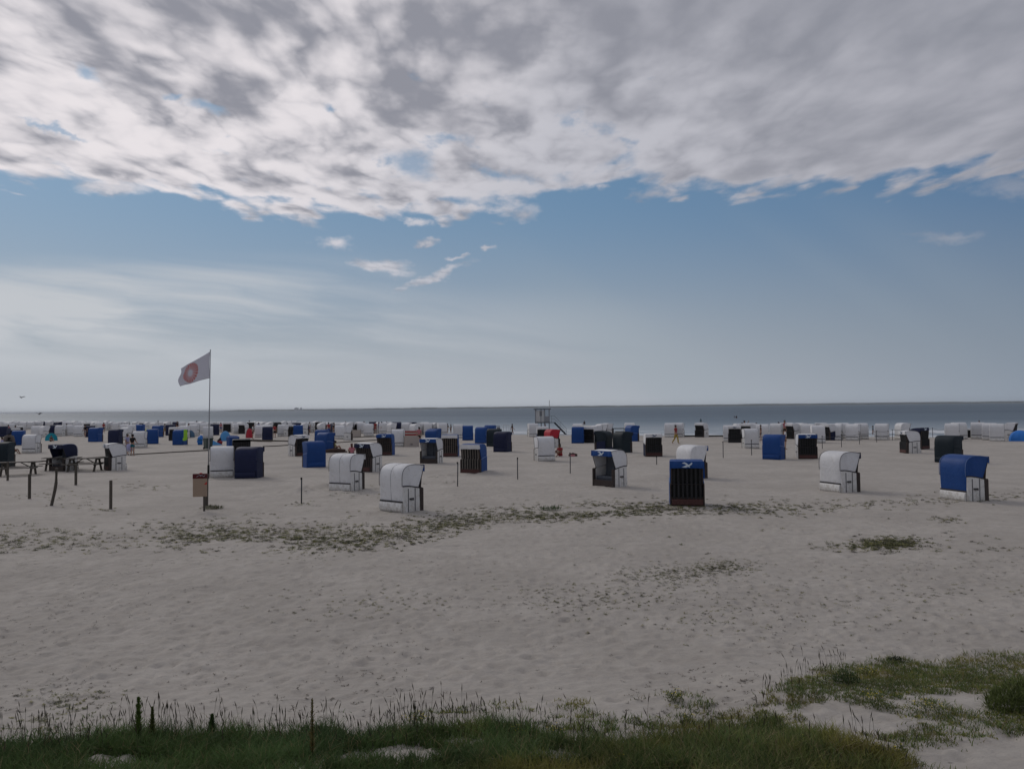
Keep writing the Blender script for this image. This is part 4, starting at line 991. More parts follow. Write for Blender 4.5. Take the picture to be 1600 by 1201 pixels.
def dome(px, by, w_, h, m, label, rz=0, open_=True, seg=5, name='beach_tent'):
    b = at(px, by); b.z = gz(b.x, b.y); t = thing(name, label, 'tent', b, R(rz)-math.atan2(b.x, b.y), 'small beach tents')
    mb = MB(); nu, nv = seg*2, 6
    for j in range(nv+1):
        th = math.pi/2*j/nv
        for i in range(nu+1):
            ph = math.pi*i/nu*(1.0 if open_ else 2.0); pinch = 1+.06*math.cos(ph*seg)
            mb.v.append((w_/2*math.cos(ph)*math.cos(th)*pinch, w_*.42*math.sin(ph)*math.cos(th)*pinch, h*math.sin(th)**.85))
    for j in range(nv):
        for i in range(nu): k = j*(nu+1)+i; mb.f.append((k, k+1, k+nu+2, k+nu+1))
    o = mb.obj('canopy', m, t, False)
    if open_:
        for s_ in (-1, 1):
            q = [(s_*w_/2*math.cos(a), -.02*math.sin(a*2)-.02, h*math.sin(a)**.85) for a in [math.pi/2*i/8 for i in range(9)]]
            MB().add([(s_*.10*w_, -.10, 0), (0, -.02, h*.82)] + q, [(0, 2+0, *range(3, 11), 1)]).obj('front_flap', m, t)
    MB().tube([(w_/2*math.cos(a), 0, h*math.sin(a)**.85) for a in [math.pi*i/14 for i in range(15)]], .012, 5).obj('tent_pole', MAT['cloth_grey'], t)
    return t
dome(80, 688, 1.35, .95, MAT['teal'], 'turquoise beach tent with triangular opening left of the blue chair')
dome(352, 688.5, 1.35, 1.15, MAT['skyblue'], 'bright blue faceted pop-up tent right of the flagpole', 30, False, 4)
dome(1594, 689, 1.9, .98, MAT['bright'], 'bright blue low tent cut by the right edge', 10, False, 5)
dome(297, 683, 1.2, .95, MAT['slate'], 'slate blue tent right of the lime-towelled chair', -20, False, 3)
dome(234, 676, 2.2, .75, MAT['cloth_lime'], 'pale green low awning tent behind the wide blue chair', 0, False, 4)
dome(389.5, 684, 1.0, 1.25, MAT['red'], 'red canvas shelter among the far chairs left of centre', 25, False, 3)
dome(60, 676, .55, 1.0, MAT['cloth_orange'], 'small orange-red shelter among the far left chairs', 0, False, 3)
def item(name, label, cat, px, by, parts, rz=0, group=None):
    b = at(px, by); b.z = gz(b.x, b.y); t = thing(name, label, cat, b, R(rz)-math.atan2(b.x, b.y), group)
    for n_, mb, m, sm_ in parts: mb.obj(n_, MAT[m], t, sm_)
    return t
cyl = lambda c, r, h, n=10, ax='z': MB().tube([Vector(c), Vector(c)+(Vector((0, 0, h)) if ax == 'z' else Vector((h, 0, 0)))], r, n)
item('waste_bin', 'grey-green wheeled waste bin just left of the flagpole', 'waste bin', 325, 701.5, [
    ('bin_body', MB().add([(x*(.27 if z < .5 else .33), y*(.27 if z < .5 else .34), z) for z in (.06, .98) for y in (-1, 1) for x in (-1, 1)], [(0, 2, 3, 1), (4, 5, 7, 6), (0, 1, 5, 4), (2, 6, 7, 3), (0, 4, 6, 2), (1, 3, 7, 5)]), 'bin', False),
    ('lid', MB().box((0, 0, 1.02), (.70, .74, .07)), 'bin', False), ('wheel', cyl((-.33, .2, .11), .11, .06, 10, 'x'), 'rubber', True), ('wheel', cyl((.27, .2, .11), .11, .06, 10, 'x'), 'rubber', True), ('handle_bar', cyl((-.25, .40, .97), .018, .5, 6, 'x'), 'bin', True)], 25)
item('rolled_windbreak', 'turquoise-blue rolled windbreak standing left of the waste bin', 'windbreak', 313, 694.5, [('cloth_roll', MB().tube([(0, 0, 0), (-.05, 0, .35), (.0, 0, .7), (.10, 0, .98)], .24, 9, taper=[.26, .30, .27, .14]), 'bright', True), ('binding', MB().tube([(-.05, 0, .5), (-.04, 0, .56)], .305, 9), 'cloth_teal', True)])
item('windbreak', 'pale blue low wedge-shaped shade right of the waste bin', 'windbreak', 336, 695, [('cloth_wedge', MB().add([(-.5, -.3, 0), (.7, -.3, 0), (.7, .4, 0), (-.5, .4, 0), (-.4, 0, .62), (-.3, .3, .55)], [(0, 1, 4), (1, 2, 5, 4), (2, 3, 5), (3, 0, 4, 5), (0, 3, 2, 1)]), 'skyblue', False), ('wedge_pole', MB().tube([(-.42, 0, 0), (-.42, 0, .68)], .015, 5), 'metal', False)])
item('bag_pile', 'pile of black and red bags below the bright blue pop-up tent', 'bag', 343.5, 694.5, [('red_bag', MB().tube([(-.25, 0, .2), (.0, 0, .25), (.25, 0, .2)], .2, 8, taper=[.13, .24, .15]), 'cloth_red', True), ('black_bag', MB().tube([(-.1, .1, .3), (0, .1, .5), (.05, .1, .72)], .2, 8, taper=[.22, .17, .06]), 'cloth_black', True)])
item('cool_box', 'square blue covered box behind the black-slatted chair', 'box', 364, 697, [('box_body', MB().box((0, 0, .45), (1.0, .8, .9)), 'blue', False), ('box_lid', MB().add([(-.52, -.42, .9), (.52, -.42, .9), (.52, .42, .9), (-.52, .42, .9), (-.4, 0, 1.08), (.42, 0, 1.05)], [(0, 1, 5, 4), (1, 2, 5), (2, 3, 4, 5), (3, 0, 4), (0, 3, 2, 1)]), 'blue', False)], 20)
item('towel', 'lime green towel hanging at the side of a blue chair', 'towel', 289.5, 695.5, [('towel_cloth', MB().prism([(.0, .62), (.02, 1.0), (.0, 1.62), (-.03, 1.62), (-.04, 1.0), (-.03, .6)], -.16, .2), 'lime', False), ('towel_corner', MB().prism([(-.03, .5), (-.03, .78), (-.06, .78), (-.06, .5)], -.24, .10), 'lime', False)])
item('wicker_chair', 'round brown wicker chair beside the blue one at far left', 'wicker chair', 14, 697, [('wicker_shell', MB().tube([(0, 0, .0), (0, 0, .2), (0, .05, .5), (0, .1, .8), (0, .14, 1.1), (0, .15, 1.32)], .5, 12, taper=[.38, .52, .56, .52, .42, .15]), 'slat', True), ('cushion', MB().tube([(0, -.40, .35), (0, -.46, .6), (0, -.40, .9)], .3, 10, taper=[.2, .32, .2]), 'rubber', True)])
item('blanket', 'dark brown blanket under the seated person in pale green', 'blanket', 524, 706.5, [('blanket_cloth', MB().box((0, .2, .04), (1.9, 1.2, .05)), 'cloth_brown', False), ('folded_end', MB().tube([(-.9, 0, .1), (0, -.1, .16), (.8, 0, .12)], .16, 8, taper=[.12, .2, .12]), 'cloth_brown', True)])
item('towel', 'folded reddish towel on the sand right of the seated person in red', 'towel', 895, 713, [('towel_cloth', MB().tube([(-.3, 0, .06), (0, .03, .10), (.32, 0, .06)], .14, 8, taper=[.08, .17, .1]), 'cloth_brown', True), ('towel_fold', MB().tube([(-.2, -.1, .05), (.15, -.1, .07)], .08, 7), 'cloth_pink', True)])
item('striped_windbreak', 'red and white striped windbreak behind the beige one', 'windbreak', 642, 688, [('red_stripe' if i % 2 == 0 else 'white_stripe', MB().box((0, .012*math.sin(i), .30+.17*i), (1.9, .03, .17)), 'cloth_red' if i % 2 == 0 else 'beige', False) for i in range(5)] + [('windbreak_pole', MB().tube([(x, .03, 0), (x, .03, 1.25)], .02, 5), 'slat', False) for x in (-.9, .9)], -6)
item('beige_windbreak', 'low beige cloth windbreak left of the woman in pink', 'windbreak', 643, 698, [('cloth_panel', MB().prism([(-.06, 0), (-.03, .95), (.0, .95), (.02, 0)], -.68, .68), 'beige', False), ('side_panel', MB().box((.68, .35, .44), (.04, .7, .88)), 'beige', False), ('vent_slot', MB().box((.0, -.085, .22), (.22, .02, .05)), 'rubber', False), ('windbreak_pole', MB().tube([(-.7, -.03, 0), (-.7, -.03, 1.05)], .02, 5), 'slat', False)], 8)
item('beige_windbreak', 'beige cloth windbreak between far white chairs left of the water group', 'windbreak', 556, 682, [('cloth_panel', MB().prism([(-.06, 0), (-.03, .88), (.0, .88), (.02, 0)], -.62, .62), 'beige', False), ('windbreak_pole', MB().tube([(.64, -.03, 0), (.64, -.03, 1.0)], .02, 5), 'slat', False)], -10)
item('pushchair', 'small pushchair with pale wheels in front of the standing couple', 'pushchair', 202, 710.5, [('wheel', MB().tube([Vector((x, -.15+.2*math.cos(a), .2+.2*math.sin(a))) for a in [2*math.pi*i/14 for i in range(15)]], .022, 5, cap=False), 'cloth_white', True) for x in (-.22, .22)] + [('pushchair_seat', MB().tube([(0, -.1, .35), (0, .0, .6), (0, .12, .9)], .2, 8, taper=[.2, .24, .14]), 'cloth_lilac', True), ('pushchair_frame', MB().tube([(-.2, -.3, .2), (-.2, .1, .7), (-.2, .35, 1.0), (.2, .35, 1.0), (.2, .1, .7), (.2, -.3, .2)], .016, 5), 'metal', True)], 40)
item('dark_bag', 'dark bag on the sand left of the plain blue far chair', 'bag', 455, 679.5, [('bag_body', MB().tube([(-.3, 0, .15), (0, 0, .28), (.3, 0, .15)], .22, 8, taper=[.14, .28, .14]), 'cloth_black', True), ('bag_strap', MB().tube([(-.15, 0, .45), (0, 0, .62), (.15, 0, .45)], .015, 5), 'cloth_black', True)])
def bird(px, py, d, rz, label, sp=.9, up=.35):
    r = ray(px, py).normalized()*d; t = thing('bird', label, 'bird', (r.x, r.y, CH+r.z), R(rz), 'dark birds flying over the beach')
    MB().tube([(0, -.20, 0), (0, -.12, .01), (0, 0, .0), (0, .14, 0), (0, .26, .0)], .05, 8, taper=[.012, .045, .06, .035, .012]).obj('body', MAT['bird'], t, True)
    for s_ in (-1, 1):
        MB().add([(0, -.08, .02), (s_*sp*.22, -.13, up*.4), (s_*sp*.5, -.02, up*.28 if up > 0 else up), (s_*sp*.24, .06, up*.36), (0, .08, .02), (0, -.08, .035), (s_*sp*.22, -.13, up*.4+.015), (s_*sp*.5, -.02, (up*.28 if up > 0 else up)+.008), (s_*sp*.24, .06, up*.36+.012), (0, .08, .035)], [(0, 1, 2, 3, 4), (9, 8, 7, 6, 5), (0, 5, 6, 1), (1, 6, 7, 2), (2, 7, 8, 3), (3, 8, 9, 4)]).obj('wing', MAT['bird'], t)
    MB().add([(-.02, .24, 0), (.02, .24, 0), (.06, .36, .0), (-.06, .36, 0), (0, .30, .02)], [(0, 1, 4), (1, 2, 4), (2, 3, 4), (3, 0, 4), (0, 3, 2, 1)]).obj('tail', MAT['bird'], t)
bird(33.5, 621, 105, 60, 'dark bird in the sky above the sea at the left, the higher one'); bird(61, 647, 125, 5, 'dark bird gliding just above the sea horizon at the left, the lower one', up=.5)

# ------------------------------------------------------------------ plants
def vmat(name, trans=.25):
    m = bpy.data.materials.new(name); m.use_nodes = True; E.nt = m.node_tree; p = m.node_tree.nodes['Principled BSDF']
    a = N('Attribute', attribute_name='tint'); p.inputs['Roughness'].default_value = .65; p.inputs['Specular IOR Level'].default_value = .2
    geo = N('NewGeometry'); n = noise(E(geo.outputs['Position']), 1.4, 3, .5)
    c = mix(1.0, E(a.outputs['Color']), gray((n-.5)*.5+1), 'MULTIPLY'); E.nt.links.new(c.s, p.inputs['Base Color'])
    tr = N('BsdfTranslucent'); E.nt.links.new(c.s, tr.inputs[0]); ms = N('MixShader'); ms.inputs[0].default_value = trans
    E.nt.links.new(p.outputs[0], ms.inputs[1]); E.nt.links.new(tr.outputs[0], ms.inputs[2]); E.nt.links.new(ms.outputs[0], m.node_tree.nodes['Material Output'].inputs[0])
    return m
VM = vmat('plant_tissue')
def fast_mesh(name, V, F, tint):       # V (n,3), F (m,4) quads with possible repeat for tris not needed; tint (n,3)
    me = bpy.data.meshes.new(name); n = len(V)
    me.vertices.add(n); me.vertices.foreach_set('co', np.ascontiguousarray(V, np.float32).ravel())
    me.loops.add(F.size); me.loops.foreach_set('vertex_index', np.ascontiguousarray(F, np.int32).ravel())
    me.polygons.add(len(F)); me.polygons.foreach_set('loop_start', np.arange(0, F.size, F.shape[1], dtype=np.int32)); me.update()
    c = me.color_attributes.new('tint', 'FLOAT_COLOR', 'POINT'); c.data.foreach_set('color', np.concatenate([tint, np.ones((n, 1))], 1).astype(np.float32).ravel())
    me.materials.append(VM); return me
def blades(x, y, h, w_, lean, tint, z=None, seg=3):
    n = len(x); z = gsurf(x, y)-.01 if z is None else z
    a = rng.random(n)*2*np.pi; la = rng.random(n)*2*np.pi
    ax, ay = np.cos(a), np.sin(a); lx, ly = np.cos(la)*lean*h, np.sin(la)*lean*h
    V = np.zeros((n, seg+1, 2, 3)); T = np.zeros((n, seg+1, 2, 3))
    for k in range(seg+1):
        t = k/seg; ww = w_*(1-t**1.5*.93)/2
        for j, s_ in enumerate((-1, 1)):
            V[:, k, j, 0] = x + lx*t**1.8 + s_*ww*ax; V[:, k, j, 1] = y + ly*t**1.8 + s_*ww*ay; V[:, k, j, 2] = z + h*(t - .35*lean*t*t)
            T[:, k, j] = tint
    b = (np.arange(n)*(seg+1)*2)[:, None]
    F = np.stack([np.stack([b[:, 0]+2*k, b[:, 0]+2*k+1, b[:, 0]+2*k+3, b[:, 0]+2*k+2], -1) for k in range(seg)], 1).reshape(-1, 4)
    return V.reshape(-1, 3), F, T.reshape(-1, 3)
def merge(parts):
    Vs, Fs, Ts = [], [], []; o = 0
    for V, F, T in parts: Vs.append(V); Fs.append(F+o); Ts.append(T); o += len(V)
    return np.concatenate(Vs), np.concatenate(Fs), np.concatenate(Ts)
def topix(x, y, z):
    f, r, u = np.array(f_), np.array(r_), np.array(u_); P = np.stack([x, y, z-CH], -1); d = P@f
    return 800+FPX*(P@r)/d, 600.5-FPX*(P@u)/d
PE = [(-300, 1172), (0, 1166), (120, 1160), (200, 1148), (300, 1134), (420, 1138), (560, 1142), (680, 1132), (760, 1118), (860, 1142), (1000, 1150), (1100, 1158), (1200, 1140), (1300, 1154), (1400, 1180), (1470, 1215), (1600, 1260), (1900, 1300)]
PS = [(-300, 1150), (0, 1140), (200, 1120), (300, 1115), (500, 1118), (640, 1112), (760, 1092), (850, 1106), (960, 1096), (1040, 1082), (1150, 1092), (1220, 1062), (1300, 1040), (1400, 1030), (1600, 1023), (1900, 1015)]
pe = np.array(PE, float); ps = np.array(PS, float)
def grass_density(x, y):
    z = gheight(x, y); px, py = topix(x, y, z)
    e = np.interp(px, pe[:, 0], pe[:, 1]); s_ = np.interp(px, ps[:, 0], ps[:, 1])
    n1 = fbm(x*1.6, y*1.6, 3, 51)+.5; n2 = fbm(x*4.5, y*4.5, 2, 61)+.5
    n3 = fbm(x*.9+9, y*2.6, 3, 71)+.5
    gaps = 0
    for gx, gy, gw, gh in [(640, 1180, 60, 12), (170, 1190, 40, 7), (860, 1183, 60, 10), (900, 1152, 60, 9), (1010, 1148, 50, 8), (720, 1165, 40, 7), (1300, 1190, 40, 5)]: gaps = np.maximum(gaps, np.exp(-((px-gx)/gw)**2-((py-gy)/gh)**2))
    main = sm(py-e+(n1-.5)*62, -3, 9)*(1-.93*sm(gaps+(n2-.5)*.7, .30, .62))*np.where(px > 420, 1-.80*sm(n3, .57, .68)*sm(py, 1152, 1170), 1-.6*sm(n3, .62, .72))
    spars = sm(py-s_+(n1-.5)*30, -2, 10)*(1-sm(py-e, -10, 6))
    thr = np.where(px > 1180, .475, .46)
    band = np.exp(-((py-(s_+26))/24)**2)*np.where(px > 1230, 2.9, .35)
    patch = sm(n3*.5+n1*.5 + band*.16, thr, thr+.10)*(.35+.65*sm(n2, .42, .6))
    path = sm(px, 1390, 1480)*sm(py, 1150, 1168)
    patch = np.clip(patch*(1+.6*band), 0, 1); spars = spars*patch*np.where(px < 640, .10, np.where(px > 1180, .85, .62))*(1-path*.93)
    main = main*(1-path)
    return main, spars, px, py
def build_grass():
    # candidates over the foreground
    n = 520000
    y = 4.9 + 6.6*rng.random(n)**1.25; x = (rng.random(n)-.5)*2*(y*.72+.6)
    main, spars, px, py = grass_density(x, y)
    vis = (px > -60) & (px < 1660) & (py < 1300)
    keep = vis & (rng.random(n) < np.maximum(main*.95, spars*.85))
    x, y, m_, px, py = x[keep], y[keep], main[keep], px[keep], py[keep]; n = len(x)
    hn = fbm(x*.8, y*.8, 3, 81)+.5
    h = (.07+.14*rng.random(n)**1.2)*(.55+.9*hn)*np.where(m_ > .4, 1.0, .42); w_ = .0055+.0065*rng.random(n)
    t1 = np.array([.105, .160, .045]); t2 = np.array([.215, .225, .065]); t3 = np.array([.066, .118, .044]); dry = np.array([.26, .215, .11])
    k = (fbm(x*1.1, y*1.1, 3, 91)+.5)[:, None]; q = rng.random((n, 1)); right = sm(px, 620, 1150)[:, None]
    tint = t3*(1-k)+t1*k; tint = tint*(1-right*.6*q)+t2*right*.6*q; yl = sm(fbm(x*1.8+5, y*2.2, 3, 171), .02, .20)[:, None]*sm(px, 650, 850)[:, None]; tint = tint*(1-yl*.7) + np.array([.27, .235, .06])*yl*.7; d_ = rng.random((n, 1)) < (.08+.09*right); patchy = (fbm(x*2.6, y*2.6, 3, 101)+.5)[:, None]; tint = np.where(d_, dry, tint*(.75+.5*q)*(.55+.95*patchy))
    A = blades(x, y, h, w_, .25+.8*rng.random(n), tint, None, 2)
    me = fast_mesh('dune_grass', *A); tag(link('dune_grass', me), 'short dark green dune grass along the bottom of the view', 'grass', None, 'stuff')
    # seed stalks standing above the turf edge
    ns = 900; px = rng.random(ns)*1650-20; off = rng.normal(0, 13, ns); e = np.interp(px, pe[:, 0], pe[:, 1])
    right = (px > 1180) & (px < 1330) & (rng.random(ns) < .45); e = np.where(right, np.interp(px, ps[:, 0], ps[:, 1])+12, e+8)
    d = np.stack([np.full(ns, 1.)]*1); X = np.zeros(ns); Y = np.zeros(ns)
    for i in range(ns):
        p = at(px[i], e[i]+off[i], .45); 
        for _ in range(3): p = at(px[i], e[i]+off[i], gz(p.x, p.y))
        X[i], Y[i] = p.x, p.y
    ok = (px < 1430) & ((rng.random(ns) < np.where(px < 760, .95, .5)) | right); X, Y, px = X[ok], Y[ok], px[ok]; n = len(X)
    h = (.13+.24*rng.random(n)**1.3)*np.where(px < 900, 1, .72); h *= .6+.8*(fbm(px*.012, px*0+1, 2, 15)+.5)
    Z = gsurf(X, Y)-.01; V = []; F = []; T = []
    for i in range(n):
        lx, ly = rng.normal(0, .13)*h[i]-.05*h[i], rng.normal(0, .08)*h[i]; c = np.array([.085, .085, .052]) if rng.random() < .6 else np.array([.13, .105, .075])
        hh = h[i]; zz = Z[i]; hl = .05+.05*rng.random()
        P = lambda t: (X[i]+lx*t*t, Y[i]+ly*t*t, zz+hh*t)
        b = len(V); w0 = .0016
        for t, ww in ((0, w0), (.5, w0*.9), (1-hl/hh, w0*.7), (1-hl/hh*.55, .0052), (1, .001)):
            q = P(t); V += [(q[0]-ww, q[1], q[2]), (q[0]+ww, q[1], q[2]), (q[0], q[1]+ww, q[2])]; T += [c*(1 if t < .7 else .8)]*3
        for k in range(4):
            for a_, b_ in ((0, 1), (1, 2), (2, 0)): F.append((b+3*k+a_, b+3*k+b_, b+3*k+3+b_, b+3*k+3+a_))
    me = fast_mesh('seed_stalks', np.array(V), np.array(F), np.array(T)); tag(link('grass_seed_stalks', me), 'thin grey brown grass stalks with seed heads above the turf edge', 'grass', None, 'stuff')
build_grass()

def leafclumps(P, rad, hgt, nl, tints, leaf=(.05, .022), flat=.5):
    """P (n,3) clump centres -> many small bent leaves"""
    n = len(P); N_ = n*nl; c = np.repeat(P, nl, 0); r = np.repeat(rad, nl); hh = np.repeat(hgt, nl)
    a = rng.random(N_)*2*np.pi; q = np.sqrt(rng.random(N_))*r
    x = c[:, 0]+np.cos(a)*q; y = c[:, 1]+np.sin(a)*q*.9; z = gsurf(x, y)+hh*rng.random(N_)*(1-(q/np.maximum(r, 1e-5))**2*.7)
    L = leaf[0]*(.6+.8*rng.random(N_)); W = leaf[1]*(.6+.8*rng.random(N_)); b = rng.random(N_)*2*np.pi; el = rng.random(N_)*1.1*flat
    dx, dy, dz = np.cos(b)*np.cos(el), np.sin(b)*np.cos(el), np.sin(el); sx, sy = -np.sin(b), np.cos(b)
    V = np.zeros((N_, 4, 3)); 
    V[:, 0] = np.stack([x, y, z], -1); V[:, 1] = np.stack([x+dx*L*.5+sx*W, y+dy*L*.5+sy*W, z+dz*L*.5], -1)
    V[:, 2] = np.stack([x+dx*L, y+dy*L, z+dz*L*.8], -1); V[:, 3] = np.stack([x+dx*L*.5-sx*W, y+dy*L*.5-sy*W, z+dz*L*.5], -1)
    t = np.repeat(tints, nl, 0)*(.7+.6*rng.random((N_, 1))); T = np.repeat(t[:, None], 4, 1).reshape(-1, 3)
    return V.reshape(-1, 3), np.arange(N_*4).reshape(-1, 4), T
def unproj(px, py):
    d = np.outer(np.ones(len(px)), np.array(f_)) + np.outer((px-800)/FPX, np.array(r_)) + np.outer((600.5-py)/FPX, np.array(u_))
    z = np.zeros(len(px))
    for _ in range(5): t = (z-CH)/d[:, 2]; x = d[:, 0]*t; y = d[:, 1]*t; z = gsurf(x, y)
    return x, y, z
def build_ground_plants():
    # the long band of low green plants crossing the sand, plus patches
    CL = np.array([(-60, 838, 20, .22), (80, 843, 24, .30), (180, 842, 20, .22), (230, 835, 22, .35), (290, 840, 28, .75), (380, 838, 29, 1.0), (470, 842, 27, 1.0), (560, 840, 26, .75), (640, 828, 22, .95), (720, 815, 18, .85), (800, 806, 15, 1.0), (900, 801, 15, 1.0), (1000, 796, 13, .8), (1080, 791, 12, .75), (1160, 792, 13, .55), (1250, 795, 13, .3), (1330, 788, 8, .12), (1600, 775, 10, .15)], float)
    px = rng.random(9000)*1640-20; c, wd, de = [np.interp(px, CL[:, 0], CL[:, i]) for i in (1, 2, 3)]
    py = c + rng.normal(0, .50, 9000)*wd
    x, y, z = unproj(px, py); nn = fbm(x*.45, y*.45, 3, 111)+.5
    k = rng.random(9000) < de*sm(nn, .30, .60)*.85
    X, Y, Z, PX, PY = [x[k]], [y[k]], [z[k]], [px[k]], [py[k]]
    for cx, cy, rx, ry, n in [(1395, 848, 46, 8, 240), (1350, 853, 60, 8, 110), (1125, 886, 45, 9, 260), (1040, 897, 70, 12, 200), (1540, 0, 1, 1, 0), (1480, 812, 30, 5, 25), (1600, 920, 30, 10, 12), (1450, 925, 70, 14, 35), (560, 943, 150, 24, 110), (900, 935, 90, 22, 110), (1010, 920, 90, 30, 90), (860, 775, 30, 7, 0), (92, 1095, 60, 22, 46), (60, 1125, 60, 14, 30), (130, 1092, 40, 14, 26), (330, 793, 12, 3, 34), (1130, 915, 260, 60, 130), (1500, 870, 120, 40, 60), (1380, 960, 180, 40, 60), (1080, 970, 120, 26, 60), (120, 780, 60, 12, 24), (170, 798, 22, 4, 14), (230, 760, 40, 9, 28), (60, 776, 40, 6, 14), (470, 787, 26, 4, 14), (640, 753, 60, 7, 30), (1570, 778, 30, 6, 14), (1480, 778, 60, 8, 22), (1280, 790, 70, 10, 22), (560, 770, 60, 7, 26)]:
        if not n: continue
        a = cx+rng.normal(0, rx*.6, n); b = cy+rng.normal(0, ry*.6, n); x, y, z = unproj(a, b); X.append(x); Y.append(y); Z.append(z); PX.append(a); PY.append(b)
    X, Y, Z, PX, PY = map(np.concatenate, (X, Y, Z, PX, PY)); n = len(X)
    g = np.array([.135, .145, .060]); o = np.array([.235, .225, .085]); d = np.array([.12, .11, .075])
    q = rng.random((n, 1)); q2 = rng.random((n, 1)); kk = (fbm(X*.3, Y*.3, 2, 131)+.5)[:, None]
    tint = np.where(q < .30+.3*(kk-.5), o, np.where(q < .72, g, d))
    rad = .04+.11*rng.random(n)**1.8; rad = np.where(PY > 1000, rad*.5, np.where(PY > 865, rad*.42, rad)); hgt = .012+.035*rng.random(n)
    nr_ = (PY < 865); P3 = np.stack([X, Y, Z], -1)
    V = merge([leafclumps(P3[nr_], rad[nr_], hgt[nr_], 20, tint[nr_], (.045, .012), .5), leafclumps(P3[~nr_], rad[~nr_], hgt[~nr_]*.6, 12, tint[~nr_], (.030, .006), .35)])
    tag(link('sea_rocket', fast_mesh('sea_rocket', *V)), 'low olive green creeping plants in a long band across the sand', 'plants', None, 'stuff')
    # scattered dry litter: bits of weed and twigs
    n = 5200; px = rng.random(n)*1640-20; py = 735+(390*rng.random(n)**1.1); x, y, z = unproj(px, py)
    nn = fbm(x*.5, y*.35, 3, 141)+.5; k = (rng.random(n) < sm(nn, .42, .66)*.8+.05) & (py < np.interp(px, ps[:, 0], ps[:, 1])+40); x, y, z = x[k], y[k], z[k]; n = len(x)
    tint = np.where(rng.random((n, 1)) < .5, np.array([.06, .05, .04]), np.array([.10, .085, .06]))*(.8+.4*rng.random((n, 1)))
    V = leafclumps(np.stack([x, y, z], -1), .008+.045*rng.random(n)**3, .005+.010*rng.random(n), 5, tint, (.032, .0045), .3)
    tag(link('dry_litter', fast_mesh('dry_litter', *V)), 'bits of dark dry weed and twigs strewn over the sand', 'litter', None, 'stuff')
    # mat plants on the dune between the grass
    n = 16000; y = 5.2+6.6*rng.random(n); x = (rng.random(n)-.5)*2*(y*.72+.5); main, spars, px, py = grass_density(x, y)
    k = (rng.random(n) < np.maximum(main*.12*(px > 700), spars*.60)) & (px > -40) & (px < 1640) & (py < 1260); x, y, px = x[k], y[k], px[k]; n = len(x)
    q = rng.random((n, 1)); kk = fbm(x*1.2, y*1.2, 2, 161)[:, None]+.5
    tint = np.where(kk > .58, np.array([.22, .21, .045]), np.where(q < .55, np.array([.11, .14, .04]), np.array([.16, .15, .08])))
    V = leafclumps(np.stack([x, y, x*0], -1), .02+.05*rng.random(n), .01+.035*rng.random(n), 18, tint, (.020, .006), .9)
    tag(link('dune_mat_plants', fast_mesh('dune_mat_plants', *V)), 'low yellowish green mat plants on the dune sand', 'plants', None, 'stuff')
build_ground_plants()

def flower_plant(px, by, w_, h, nf, label, cat='plant', name='yellow_flower_plant', fcol=(.75, .60, .02), lcol=(.11, .13, .035), nl=260, leaf=(.030, .007), group='yellow flowering dune plants'):
    x, y, z = unproj(np.array([px], float), np.array([by], float)); x, y, z = float(x[0]), float(y[0]), float(z[0])
    t = thing(name, label, cat, (x, y, z), 0, group); sc_ = FPX/math.hypot(y, CH-z); W = w_/sc_/2; H = h/sc_
    n = nl; a = rng.random(n)*6.28; q = np.sqrt(rng.random(n))*W; cx, cy = np.cos(a)*q, np.sin(a)*q*.7; cz = H*rng.random(n)*(1-(q/W)**2*.8)
    b = rng.random(n)*6.28; el = rng.random(n)*1.3; L = leaf[0]*(.6+.9*rng.random(n)); ww = leaf[1]*(.6+.8*rng.random(n))
    d = np.stack([np.cos(b)*np.cos(el), np.sin(b)*np.cos(el), np.sin(el)], -1)*L[:, None]; s_ = np.stack([-np.sin(b)*ww, np.cos(b)*ww, b*0], -1); c = np.stack([cx, cy, cz], -1)
    V = np.stack([c, c+d*.5+s_, c+d, c+d*.5-s_], 1).reshape(-1, 3); T = np.repeat(np.array(lcol)*(.6+.8*rng.random((n, 1))), 4, 0)
    o = link('foliage', fast_mesh('foliage', V, np.arange(4*n).reshape(-1, 4), T), t); tag(o, kind='stuff')
    # stems
    mb = MB()
    for i in range(7): a_ = rng.random()*6.28; mb.tube([(0, 0, -.01), (math.cos(a_)*W*.5, math.sin(a_)*W*.35, H*.7)], .0018, 4)
    o = mb.obj('stem', MAT['foliage'], t); tag(o, kind='stuff')
    if nf:
        V = []; F = []
        for i in range(nf):
            a_ = rng.random()*6.28; q_ = math.sqrt(rng.random())*W*.9; c0 = Vector((math.cos(a_)*q_, math.sin(a_)*q_*.7, H*(.55+.5*rng.random())))
            for k in range(5):
                an = k*1.2566+i; b0 = len(V); r = .0085
                V += [tuple(c0), tuple(c0+Vector((math.cos(an-.5)*r*.7, math.sin(an-.5)*r*.7, .003))), tuple(c0+Vector((math.cos(an)*r, math.sin(an)*r, .004))), tuple(c0+Vector((math.cos(an+.5)*r*.7, math.sin(an+.5)*r*.7, .003)))]; F.append((b0, b0+1, b0+2, b0+3))
        o = link('yellow_flowers', fast_mesh('yellow_flowers', np.array(V), np.array(F), np.tile(np.array(fcol), (len(V), 1))), t); tag(o, kind='stuff')
